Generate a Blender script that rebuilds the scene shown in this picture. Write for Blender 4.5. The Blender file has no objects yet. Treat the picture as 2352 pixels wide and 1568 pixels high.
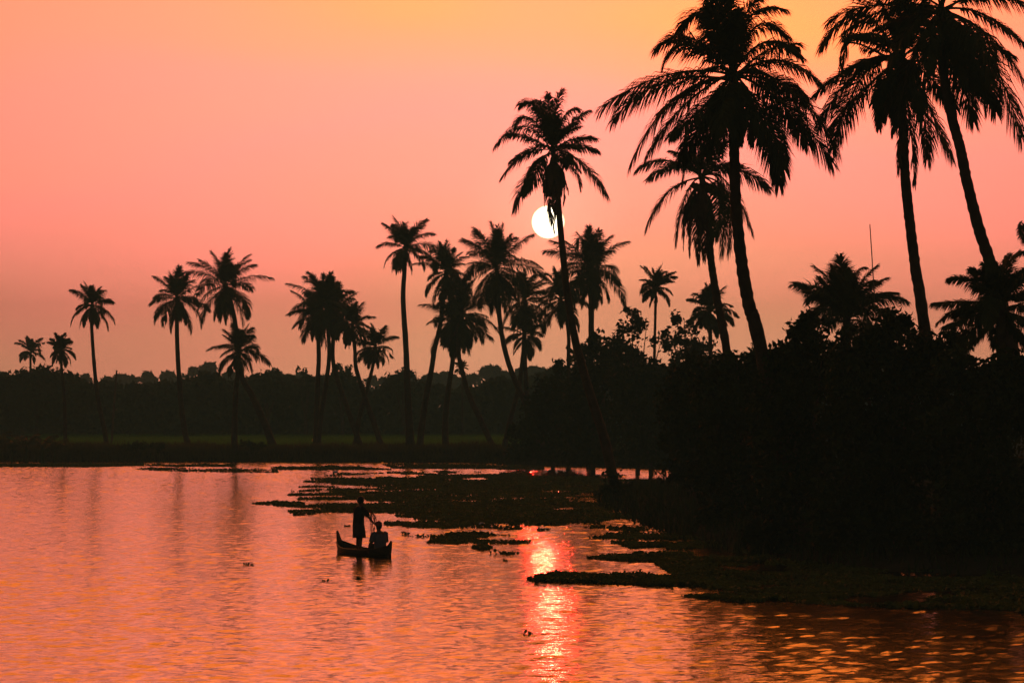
import bpy, math, random
import numpy as np
from mathutils import Vector, Matrix

R = math.radians
C = bpy.context.scene.collection
sc = bpy.context.scene

# ---------------------------------------------------------------- camera
F, CX, HY, CH = 8110.0, 1176.0, 925.0, 4.7      # focal length, image centre, horizon row (px of a 2352 px wide picture), eye height
cam_d = bpy.data.cameras.new('camera')
cam = bpy.data.objects.new('camera', cam_d); C.objects.link(cam)
cam.location = (0, 0, CH); cam.rotation_euler = (R(90), 0, 0)
cam_d.sensor_width = 36.0; cam_d.lens = F / 2352 * 36
cam_d.shift_y = (HY - 784) / 2352
cam_d.clip_start = 0.5; cam_d.clip_end = 20000
sc.camera = cam

# ---------------------------------------------------------------- sky and sun
SUN_AZ, SUN_EL = math.atan(83 / F), math.atan(415 / F)      # azimuth from +Y towards +X, elevation
SD = Vector((math.sin(SUN_AZ) * math.cos(SUN_EL), math.cos(SUN_AZ) * math.cos(SUN_EL), math.sin(SUN_EL)))
w = bpy.data.worlds.new('World'); sc.world = w; w.use_nodes = True
nt = w.node_tree; N = nt.nodes; L = nt.links
N.clear()
def nd(t, **k):
    n = N.new(t)
    for a, b in k.items(): setattr(n, a, b)
    return n
def mth(op, a, b=None, clamp=False):
    n = nd('ShaderNodeMath', operation=op, use_clamp=clamp)
    for i, v in enumerate((a, b)):
        if v is None: continue
        if isinstance(v, (int, float)): n.inputs[i].default_value = v
        else: L.new(v, n.inputs[i])
    return n.outputs[0]
def ramp(fac, stops, interp='LINEAR'):
    n = nd('ShaderNodeValToRGB'); cr = n.color_ramp; cr.interpolation = interp
    for i, (p, c) in enumerate(stops):
        e = cr.elements[i] if i < 2 else cr.elements.new(p)
        e.position = p; e.color = (*c, 1)
    L.new(fac, n.inputs[0]); return n.outputs[0]
tc = nd('ShaderNodeTexCoord')
dirn = tc.outputs['Generated']
dot = nd('ShaderNodeVectorMath', operation='DOT_PRODUCT'); L.new(dirn, dot.inputs[0]); dot.inputs[1].default_value = SD
theta = mth('MULTIPLY', mth('ARCCOSINE', mth('MINIMUM', dot.outputs['Value'], 1.0)), 1 / math.pi)       # 0..1 = 0..180 deg from the sun
sep = nd('ShaderNodeSeparateXYZ'); L.new(dirn, sep.inputs[0])
elev = mth('MULTIPLY', mth('ARCSINE', mth('MAXIMUM', sep.outputs['Z'], 0.0)), 2 / math.pi)              # 0..1 = 0..90 deg
e_ = lambda d: d / 90
# soft, broad unevenness of the dust layer
nz = nd('ShaderNodeTexNoise'); nz.inputs['Scale'].default_value = 7.0; nz.inputs['Detail'].default_value = 2.0
mp = nd('ShaderNodeMapping'); mp.inputs['Rotation'].default_value = (0, R(-28), 0); mp.inputs['Scale'].default_value = (0.7, 1, 2.6)
L.new(dirn, mp.inputs['Vector']); L.new(mp.outputs['Vector'], nz.inputs['Vector'])
elev_n = mth('ADD', elev, mth('MULTIPLY', mth('SUBTRACT', nz.outputs['Fac'], 0.5), 0.065))
elev_n = mth('MAXIMUM', elev_n, 0.0)
SKY_GAIN = 4.9
stops = [(0.0, (1.25, .52, .29)), (1.0, (1.30, .475, .265)), (2.4, (1.50, .405, .275)), (3.8, (1.85, .40, .335)),
         (5.1, (2.2, .43, .31)), (6.6, (2.7, .48, .195)), (8.5, (3.6, .64, .06)), (12, (4.8, .92, .045)), (20, (4.5, .86, .06)),
         (34, (1.0, .30, .09)), (90, (.20, .13, .09))]
dust = ramp(elev_n, [(e_(d), tuple(v / SKY_GAIN for v in c)) for d, c in stops])
fall = ramp(theta, [(0, (1.45,) * 3), (.55 / 180, (1.22,) * 3), (1.4 / 180, (1.04,) * 3), (2.5 / 180, (.99,) * 3), (6 / 180, (.86,) * 3), (10 / 180, (.69,) * 3), (20 / 180, (.62,) * 3),
                    (40 / 180, (.14,) * 3), (70 / 180, (.035,) * 3), (1, (.008,) * 3)])
mul = nd('ShaderNodeMix', data_type='RGBA', blend_type='MULTIPLY'); mul.inputs[0].default_value = 1
L.new(dust, mul.inputs[6]); L.new(fall, mul.inputs[7])
bg1 = nd('ShaderNodeBackground'); L.new(mul.outputs[2], bg1.inputs[0]); bg1.inputs[1].default_value = SKY_GAIN
sky = nd('ShaderNodeTexSky', sky_type='NISHITA'); sky.sun_disc = False
sky.sun_elevation = SUN_EL; sky.sun_rotation = SUN_AZ; sky.dust_density = 2.0; sky.air_density = 1.0
bg2 = nd('ShaderNodeBackground'); L.new(sky.outputs[0], bg2.inputs[0]); bg2.inputs[1].default_value = 0.004
add = nd('ShaderNodeAddShader'); L.new(bg1.outputs[0], add.inputs[0]); L.new(bg2.outputs[0], add.inputs[1])
bg3 = nd('ShaderNodeBackground'); bg3.inputs[0].default_value = (.55, .9, 1.0, 1); bg3.inputs[1].default_value = 0.024       # the dusk blue all round
add2 = nd('ShaderNodeAddShader'); L.new(add.outputs[0], add2.inputs[0]); L.new(bg3.outputs[0], add2.inputs[1])
wo = nd('ShaderNodeOutputWorld'); L.new(add2.outputs[0], wo.inputs[0])

sl = bpy.data.lights.new('sun_light', 'SUN'); sl.energy = 1.1; sl.angle = R(0.53); sl.color = (1.0, 0.018, 0.008)
so = bpy.data.objects.new('sun_light', sl); C.objects.link(so)
so.rotation_euler = (-SD).to_track_quat('-Z', 'Y').to_euler()

vs = sc.view_settings
vs.view_transform = 'Standard'; vs.look = 'None'; vs.exposure = 0.1; vs.gamma = 1; vs.use_curve_mapping = False
sc.render.engine = 'CYCLES'
cy = sc.cycles
cy.max_bounces = 5; cy.diffuse_bounces = 2; cy.glossy_bounces = 3; cy.transmission_bounces = 2; cy.volume_bounces = 1; cy.transparent_max_bounces = 4
cy.sample_clamp_indirect = 4.0; cy.use_denoising = True

# ---------------------------------------------------------------- helpers
rs = np.random.RandomState(7)
random.seed(7)
def P(px, py, d):                                  # the point seen at picture position px, py at distance d
    return np.array(((px - CX) * d / F, d, CH + (HY - py) * d / F))
def GD(py, z=0.0): return (CH - z) * F / (py - HY)   # distance of ground of height z seen at row py

def mat(name, col, rough=0.8, var=0.25, scale=3.0, bump=0.0, bscale=12.0, spec=0.2, bands=None):
    m = bpy.data.materials.new(name); m.use_nodes = True
    t = m.node_tree; b = t.nodes['Principled BSDF']
    b.inputs['Roughness'].default_value = rough
    b.inputs['Specular IOR Level'].default_value = spec
    tx = t.nodes.new('ShaderNodeTexCoord')
    n = t.nodes.new('ShaderNodeTexNoise'); n.inputs['Scale'].default_value = scale; n.inputs['Detail'].default_value = 4
    t.links.new(tx.outputs['Object'], n.inputs['Vector'])
    r = t.nodes.new('ShaderNodeValToRGB')
    r.color_ramp.elements[0].position = .3; r.color_ramp.elements[1].position = .7
    r.color_ramp.elements[0].color = (*[c * (1 - var) for c in col], 1)
    r.color_ramp.elements[1].color = (*[c * (1 + var) for c in col], 1)
    t.links.new(n.outputs['Fac'], r.inputs[0]); t.links.new(r.outputs[0], b.inputs['Base Color'])
    if bump:
        n2 = t.nodes.new('ShaderNodeTexNoise'); n2.inputs['Scale'].default_value = bscale
        t.links.new(tx.outputs['Object'], n2.inputs['Vector'])
        bp = t.nodes.new('ShaderNodeBump'); bp.inputs['Strength'].default_value = bump
        t.links.new(n2.outputs['Fac'], bp.inputs['Height']); t.links.new(bp.outputs[0], b.inputs['Normal'])
    return m

def translucent(m, k=.5):
    t = m.node_tree; b = t.nodes['Principled BSDF']; o = t.nodes['Material Output']
    tr = t.nodes.new('ShaderNodeBsdfTranslucent'); mx = t.nodes.new('ShaderNodeMixShader'); mx.inputs[0].default_value = k
    src = b.inputs['Base Color'].links[0].from_socket
    t.links.new(src, tr.inputs['Color']); t.links.new(b.outputs[0], mx.inputs[1]); t.links.new(tr.outputs[0], mx.inputs[2]); t.links.new(mx.outputs[0], o.inputs['Surface'])
M = dict(
    frond=mat('palm_leaf', (.04, .06, .018), .7, .35, 1.5, spec=.1),
    dead=mat('dead_palm_leaf', (.10, .065, .035), .8, .4, 2.0),
    trunk=mat('palm_bark', (.075, .06, .045), .95, .35, 2.5, .5, 8, spec=.05),
    nut=mat('coconut_husk', (.10, .085, .03), .6, .3, 6),
    leaf=mat('broad_leaf', (.035, .058, .018), .75, .4, .8, spec=.08),
    leaf2=mat('grey_green_leaf', (.045, .065, .026), .75, .35, .6, spec=.08),
    wood=mat('tree_bark', (.09, .07, .05), .9, .3, 3, .4, 10),
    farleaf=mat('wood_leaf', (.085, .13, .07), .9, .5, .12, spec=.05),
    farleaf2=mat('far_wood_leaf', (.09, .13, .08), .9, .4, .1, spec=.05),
    banana=mat('banana_leaf', (.06, .10, .025), .5, .3, 1),
    hyac=mat('water_plant_leaf', (.06, .115, .025), .7, .45, .9, spec=.2),
    rice=mat('rice_leaf', (.075, .26, .03), .7, .35, .15),
    grass=mat('bank_grass', (.07, .085, .03), .8, .4, .5),
    soil=mat('bank_soil', (.04, .038, .025), 1, .4, .35, .4, 2, spec=0),
    paddy=mat('paddy_soil', (.05, .12, .02), .95, .4, .08, spec=0),
    hull=mat('tarred_boat_wood', (.045, .032, .024), .6, .4, 5, .3, 18),
    inner=mat('bare_boat_wood', (.10, .07, .045), .75, .35, 6, .3, 18),
    skin=mat('brown_skin', (.16, .085, .055), .55, .12, 10),
    hair=mat('black_hair', (.012, .010, .009), .5, .3, 30),
    dark=mat('dark_cotton', (.02, .02, .023), .9, .25, 8),
    lungi=mat('dark_plaid_cotton', (.035, .035, .05), .9, .3, 8),
    shirt=mat('grey_blue_cotton', (.16, .17, .20), .9, .15, 8),
    cap=mat('maroon_cloth', (.16, .03, .035), .9, .2, 10),
    net=mat('red_brown_net_cord', (.22, .09, .05), .9, .3, 10),
    pole=mat('weathered_pole', (.12, .10, .08), .9, .3, 4),
    plastic=mat('white_plastic', (.75, .76, .80), .4, .06, 6),
    yellow=mat('yellow_cloth', (.75, .50, .05), .7, .1, 6),
)

for k_, a_ in (('rice', .65), ('grass', .35), ('hyac', .35), ('banana', .5)): translucent(M[k_], a_)
def tag(o, label=None, cat=None, group=None, kind=None):
    if label: o['label'] = label
    if cat: o['category'] = cat
    if group: o['group'] = group
    if kind: o['kind'] = kind
    return o
def empty(name, loc, rz=0.0):
    o = bpy.data.objects.new(name, None); C.objects.link(o); o.location = loc; o.rotation_euler = (0, 0, rz); o.empty_display_size = .2
    return o
def mk(name, v, f, m, parent=None, origin=(0, 0, 0), smooth=False):
    """one mesh object from a vertex array and a triangle (or quad) array"""
    v = np.asarray(v, dtype=np.float32).reshape(-1, 3) - np.asarray(origin, dtype=np.float32)
    f = np.asarray(f, dtype=np.int32); k = f.shape[1]
    me = bpy.data.meshes.new(name)
    me.vertices.add(len(v)); me.vertices.foreach_set('co', v.ravel())
    me.loops.add(f.size); me.loops.foreach_set('vertex_index', f.ravel())
    me.polygons.add(len(f)); me.polygons.foreach_set('loop_start', np.arange(0, f.size, k, dtype=np.int32))
    if smooth: me.polygons.foreach_set('use_smooth', np.ones(len(f), dtype=bool))
    me.update(calc_edges=True); me.validate()
    me.materials.append(m)
    o = bpy.data.objects.new(name, me); C.objects.link(o)
    if parent: o.parent = parent
    else: o.location = origin
    return o
class Acc:
    """collects vertex and triangle arrays"""
    def __init__(s): s.v = []; s.f = []; s.n = 0
    def add(s, v, f):
        s.v.append(np.asarray(v, float).reshape(-1, 3)); s.f.append(np.asarray(f, int).reshape(-1, 3) + s.n); s.n += len(s.v[-1]); return s
    def get(s): return np.concatenate(s.v), np.concatenate(s.f)
def tube(pts, rad, sides=8, cap=True, jitter=0.0):
    pts = np.asarray(pts, float); n = len(pts); rad = np.broadcast_to(np.asarray(rad, float), (n,))
    T = np.gradient(pts, axis=0); T /= np.linalg.norm(T, axis=1)[:, None] + 1e-9
    ref = np.array((0, 0, 1.0)) if abs(T[0, 2]) < .8 else np.array((1.0, 0, 0))
    S = np.cross(T, ref); S /= np.linalg.norm(S, axis=1)[:, None] + 1e-9
    U = np.cross(S, T)
    a = np.linspace(0, 2 * math.pi, sides, endpoint=False)
    r = rad[:, None] * (1 + jitter * rs.uniform(-1, 1, (n, sides)))
    v = pts[:, None, :] + r[..., None] * (np.cos(a)[None, :, None] * S[:, None, :] + np.sin(a)[None, :, None] * U[:, None, :])
    v = v.reshape(-1, 3); f = []
    for i in range(n - 1):
        for j in range(sides):
            p, q = i * sides + j, i * sides + (j + 1) % sides
            f += [(p, q, q + sides), (p, q + sides, p + sides)]
    if cap:
        v = np.concatenate([v, pts[:1], pts[-1:]]); c0 = n * sides
        for j in range(sides):
            f += [(c0, (j + 1) % sides, j), (c0 + 1, (n - 1) * sides + j, (n - 1) * sides + (j + 1) % sides)]
    return v, np.array(f)
def spline(pts, n):
    """Catmull-Rom through the points, n samples"""
    p = np.asarray(pts, float)
    p = np.concatenate([[2 * p[0] - p[1]], p, [2 * p[-1] - p[-2]]])
    seg = len(p) - 3; out = []
    for t in np.linspace(0, seg - 1e-6, n):
        i = int(t); u = t - i; a, b, c, d = p[i:i + 4]
        out.append(.5 * (2 * b + (c - a) * u + (2 * a - 5 * b + 4 * c - d) * u * u + (3 * b - a - 3 * c + d) * u ** 3))
    return np.array(out)
def vnoise(x, y, seed=0):
    """smooth value noise, arrays in, 0..1 out"""
    tab = np.random.RandomState(seed).rand(256, 256)
    xi, yi = np.floor(x).astype(int), np.floor(y).astype(int); fx, fy = x - xi, y - yi
    fx = fx * fx * (3 - 2 * fx); fy = fy * fy * (3 - 2 * fy)
    g = lambda i, j: tab[i % 256, j % 256]
    return (g(xi, yi) * (1 - fx) + g(xi + 1, yi) * fx) * (1 - fy) + (g(xi, yi + 1) * (1 - fx) + g(xi + 1, yi + 1) * fx) * fy
def fbm(x, y, seed=0): return (vnoise(x, y, seed) + .5 * vnoise(2 * x, 2 * y, seed + 1) + .25 * vnoise(4 * x, 4 * y, seed + 2)) / 1.75
def inpoly(x, y, poly):
    ins = np.zeros(np.shape(x), bool); n = len(poly)
    for i in range(n):
        (x1, y1), (x2, y2) = poly[i], poly[(i + 1) % n]
        c = ((y1 > y) != (y2 > y)) & (x < (x2 - x1) * (y - y1) / (y2 - y1 + 1e-12) + x1)
        ins ^= c
    return ins
def polydist(x, y, poly):
    d = np.full(np.shape(x), 1e9); n = len(poly)
    for i in range(n):
        (x1, y1), (x2, y2) = poly[i], poly[(i + 1) % n]
        dx, dy = x2 - x1, y2 - y1
        t = np.clip(((x - x1) * dx + (y - y1) * dy) / (dx * dx + dy * dy + 1e-12), 0, 1)
        d = np.minimum(d, np.hypot(x - x1 - t * dx, y - y1 - t * dy))
    return np.where(inpoly(x, y, poly), d, -d)

# ---------------------------------------------------------------- ground and water
LAND = [(600, 50), (60, 70), (24, 87), (16, 94), (10.5, 98.5), (7.4, 106), (6.2, 120), (5.0, 141), (4.2, 163), (4.6, 180), (8.6, 200), (13.7, 212), (14.6, 232),
        (12, 246), (6.9, 257), (1.7, 262), (-.9, 270), (-2.5, 279), (-20, 282), (-60, 283), (-200, 290), (-600, 300), (-600, 1100), (600, 1100)]
def ground_z(x, y):
    x, y = np.asarray(x, float), np.asarray(y, float)
    d = polydist(x, y, LAND) + (fbm(x * .35, y * .2, 3) - .5) * 1.2
    top = np.where(y > 240, .85, np.clip(.35 + .03 * np.maximum(d, 0), .35, .9))
    wdt = np.where(y > 240, 2.6, 2.2)
    t = np.clip(d / wdt, 0, 1); t = t * t * (3 - 2 * t)
    z = np.where(d > 0, top * t, np.maximum(-1.4, d * .3))
    return z + np.where(d > 1, (fbm(x * .2, y * .12, 9) - .5) * .12, 0)
gx = np.concatenate([np.linspace(-520, -60, 16), np.arange(-56, 40, 1.3), np.linspace(44, 520, 16)])
gy = np.concatenate([np.linspace(-90, 56, 8), np.arange(60, 300, 1.6), np.linspace(304, 420, 20), np.linspace(440, 1000, 15)])
X, Y = np.meshgrid(gx, gy); Z = ground_z(X, Y)
nx, ny = len(gx), len(gy)
q = (np.arange(ny - 1)[:, None] * nx + np.arange(nx - 1)[None, :]).ravel()
mk_ground = mk('ground', np.stack([X, Y, Z], -1), np.stack([q, q + 1, q + nx + 1, q + nx], -1), M['soil'], smooth=True)
tag(mk_ground, kind='structure')

wm = bpy.data.materials.new('river_water'); wm.use_nodes = True
t = wm.node_tree; b = t.nodes['Principled BSDF']
b.inputs['Base Color'].default_value = (.012, .011, .008, 1); b.inputs['Roughness'].default_value = .12; b.inputs['IOR'].default_value = 1.333
tx = t.nodes.new('ShaderNodeTexCoord')
def wnoise(scale, stretch, det, rough=.5, rot=0.0):
    m = t.nodes.new('ShaderNodeMapping'); m.inputs['Scale'].default_value = stretch; m.inputs['Rotation'].default_value = (0, 0, rot)
    n = t.nodes.new('ShaderNodeTexNoise'); n.inputs['Scale'].default_value = scale; n.inputs['Detail'].default_value = det; n.inputs['Roughness'].default_value = rough
    t.links.new(tx.outputs['Object'], m.inputs[0]); t.links.new(m.outputs[0], n.inputs['Vector']); return n.outputs['Fac']
def wmath(op, a, b2):
    n = t.nodes.new('ShaderNodeMath'); n.operation = op
    for i, v in enumerate((a, b2)):
        if isinstance(v, (int, float)): n.inputs[i].default_value = v
        else: t.links.new(v, n.inputs[i])
    return n.outputs[0]
def wslope(scale, stretch, det, amp, rot):
    m = t.nodes.new('ShaderNodeMapping'); m.inputs['Scale'].default_value = stretch; m.inputs['Rotation'].default_value = (0, 0, rot)
    n = t.nodes.new('ShaderNodeTexNoise'); n.inputs['Scale'].default_value = scale; n.inputs['Detail'].default_value = det; n.inputs['Roughness'].default_value = .6
    t.links.new(tx.outputs['Object'], m.inputs[0]); t.links.new(m.outputs[0], n.inputs['Vector'])
    a = t.nodes.new('ShaderNodeVectorMath'); a.operation = 'SUBTRACT'; t.links.new(n.outputs['Color'], a.inputs[0]); a.inputs[1].default_value = (.5, .5, .5)
    b_ = t.nodes.new('ShaderNodeVectorMath'); b_.operation = 'MULTIPLY'; t.links.new(a.outputs[0], b_.inputs[0]); b_.inputs[1].default_value = (amp, amp, 0)
    return b_.outputs[0]
def vadd(a, b_):
    n = t.nodes.new('ShaderNodeVectorMath'); n.operation = 'ADD'
    for i, v in enumerate((a, b_)):
        if isinstance(v, tuple): n.inputs[i].default_value = v
        else: t.links.new(v, n.inputs[i])
    return n.outputs[0]
# the finest ripples, on top of the modelled waves
chop = wslope(5.0, (1, .8, 1), 2, .20, .25)
breeze = t.nodes.new('ShaderNodeMapRange'); breeze.inputs[1].default_value = .35; breeze.inputs[2].default_value = .68; breeze.inputs[3].default_value = .8; breeze.inputs[4].default_value = 1.25
t.links.new(wnoise(.05, (1, .45, 1), 2), breeze.inputs[0])
scl = t.nodes.new('ShaderNodeVectorMath'); scl.operation = 'SCALE'; t.links.new(chop, scl.inputs[0]); t.links.new(breeze.outputs[0], scl.inputs['Scale'])
nrm = t.nodes.new('ShaderNodeVectorMath'); nrm.operation = 'NORMALIZE'
t.links.new(vadd(scl.outputs[0], (0, 0, 1)), nrm.inputs[0]); t.links.new(nrm.outputs[0], b.inputs['Normal'])
def waves(x, y):
    r_ = np.random.RandomState(5); z = np.zeros_like(x)
    nw = 46; lam = .28 * (.95 / .28) ** (np.arange(nw) / (nw - 1))
    for l_ in lam:
        a_ = R(245) + r_.normal() * R(46); k_ = 2 * math.pi / l_
        slope = .0215 * (l_ / .5) ** -.6
        z += slope / k_ * np.sin(k_ * (x * math.cos(a_) + y * math.sin(a_)) + r_.uniform(0, 6.28))
    gust = .62 + .4 * np.clip((fbm(x * .08, y * .04, 77) - .3) / .4, 0, 1) + .30 * np.clip((x + 3) / 7, 0, 1) * np.clip((112 - y) / 20, 0, 1)
    calm = 1 + .2 * np.clip((y - 170) / 60, 0, 1)
    edge = np.clip((x + 46) / 6, 0, 1) * np.clip((36 - x) / 6, 0, 1) * np.clip((y - 50) / 6, 0, 1) * np.clip((286 - y) / 8, 0, 1)
    return z * gust * calm * edge
wy = [50.0]
while wy[-1] < 288: wy.append(wy[-1] + .105 + .0011 * (wy[-1] - 50))
wx = np.concatenate([np.linspace(-500, -60, 5), np.arange(-47, 37, .16), np.linspace(48, 500, 5)])
wy = np.concatenate([np.linspace(-80, 40, 4), wy, [330.0]])
X, Y = np.meshgrid(wx, wy); Z = waves(X, Y); nx, ny = len(wx), len(wy)
q = (np.arange(ny - 1)[:, None] * nx + np.arange(nx - 1)[None, :]).ravel()
water = mk('water', np.stack([X, Y, Z], -1), np.stack([q, q + 1, q + nx + 1, q + nx], -1), wm, smooth=True)
tag(water, kind='structure')

# ---------------------------------------------------------------- palms
def frond_mesh(pts, leaf_len, n, width, droop=.6, twist=0.0, dens=1.0, t0=.14, rr=.035, ragged=0.0):
    """rachis through pts, with n leaflets a side that hang from it"""
    acc = Acc()
    m = len(pts); seg = np.linalg.norm(np.diff(pts, axis=0), axis=1); s = np.concatenate([[0], np.cumsum(seg)]); Lt = s[-1]; s /= Lt
    acc.add(*tube(pts, np.linspace(rr, rr * .22, m) + np.where(np.arange(m) == 0, rr * .8, 0), 5))
    tt = np.repeat(np.linspace(t0, .995, n), 2); tt = np.clip(tt + rs.uniform(-.5, .5, 2 * n) / n * .8, t0, 1)
    sd = np.tile((1.0, -1.0), n)
    keep = rs.rand(2 * n) < dens
    if ragged:                                     # gaps where leaflets have torn away
        keep &= ~(vnoise(tt * 9 + rs.rand() * 50, sd * 3.0 + rs.rand() * 9, 5) < ragged)
    tt, sd = tt[keep], sd[keep]; k = len(tt)
    if k == 0: return acc.get()
    p = np.stack([np.interp(tt, s, pts[:, i]) for i in range(3)], -1)
    Tg = np.gradient(pts, s, axis=0); T = np.stack([np.interp(tt, s, Tg[:, i]) for i in range(3)], -1); T /= np.linalg.norm(T, axis=1)[:, None]
    hd = pts[-1] - pts[0]; hd[2] = 0; hl = np.linalg.norm(hd); hd = hd / hl if hl > .05 else np.array((1.0, 0, 0))
    S0 = np.cross(hd, (0, 0, 1.0))
    S = S0[None, :] - T * (T @ S0)[:, None]; S /= np.linalg.norm(S, axis=1)[:, None]
    Nn = np.cross(S, T)
    tw = twist * (.3 + tt)[:, None]
    S, Nn = S * np.cos(tw) + Nn * np.sin(tw), Nn * np.cos(tw) - S * np.sin(tw)
    shp = np.clip(np.minimum(.45 + 2.6 * (tt - t0), 1.0), 0, 1) * (1 - .62 * np.clip((tt - .45) / .55, 0, 1) ** 1.6)
    ln = leaf_len * shp * rs.uniform(.82, 1.12, k)
    al = np.radians(np.interp(tt, [0, .5, 1], [72, 56, 22]) + rs.uniform(-5, 5, k))
    vv = np.radians(rs.uniform(-8, 24, k))
    D = np.cos(al)[:, None] * T + np.sin(al)[:, None] * (sd[:, None] * S * np.cos(vv)[:, None] + Nn * np.sin(vv)[:, None])
    G = np.array((0, 0, -1.0)); dr = np.clip(droop * rs.uniform(.6, 1.3, k), 0, 1.6)[:, None]
    D1 = D + G * dr * .35; D1 /= np.linalg.norm(D1, axis=1)[:, None]
    D2 = D + G * dr * 1.5; D2 /= np.linalg.norm(D2, axis=1)[:, None]
    W = T - D1 * np.sum(T * D1, 1)[:, None]; W /= np.linalg.norm(W, axis=1)[:, None] + 1e-6
    W = W + .2 * rs.normal(size=(k, 3)); W /= np.linalg.norm(W, axis=1)[:, None]
    hw = (width * .5 * rs.uniform(.8, 1.2, k))[:, None]
    mid = p + D1 * (ln * .48)[:, None]; tip = mid + D2 * (ln * .52)[:, None]
    v = np.stack([p - W * hw * .6, p + W * hw * .6, mid + W * hw, mid - W * hw, tip], 1).reshape(-1, 3)
    b0 = np.arange(k)[:, None] * 5
    f = np.concatenate([b0 + (0, 1, 2), b0 + (0, 2, 3), b0 + (3, 2, 4)])
    acc.add(v, f)
    return acc.get()
def bez(a, via, c, n=11):
    a, via, c = map(np.asarray, (a, via, c)); ctl = 2 * via - .5 * (a + c)
    u = np.linspace(0, 1, n)[:, None]
    return (1 - u) ** 2 * a + 2 * u * (1 - u) * ctl + u * u * c
def arc(p0, az, e0, bend, Ln, n=10, side=0.0):
    """rachis leaving p0 at azimuth az and elevation e0, bending down by bend degrees"""
    u = np.linspace(0, 1, n); el = np.radians(e0 - bend * u ** 1.25); a = np.radians(az + side * u)
    d = np.stack([np.cos(el) * np.cos(a), np.cos(el) * np.sin(a), np.sin(el)], -1) * Ln / (n - 1)
    return p0 + np.concatenate([[np.zeros(3)], np.cumsum(.5 * (d[1:] + d[:-1]), axis=0)])

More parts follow.
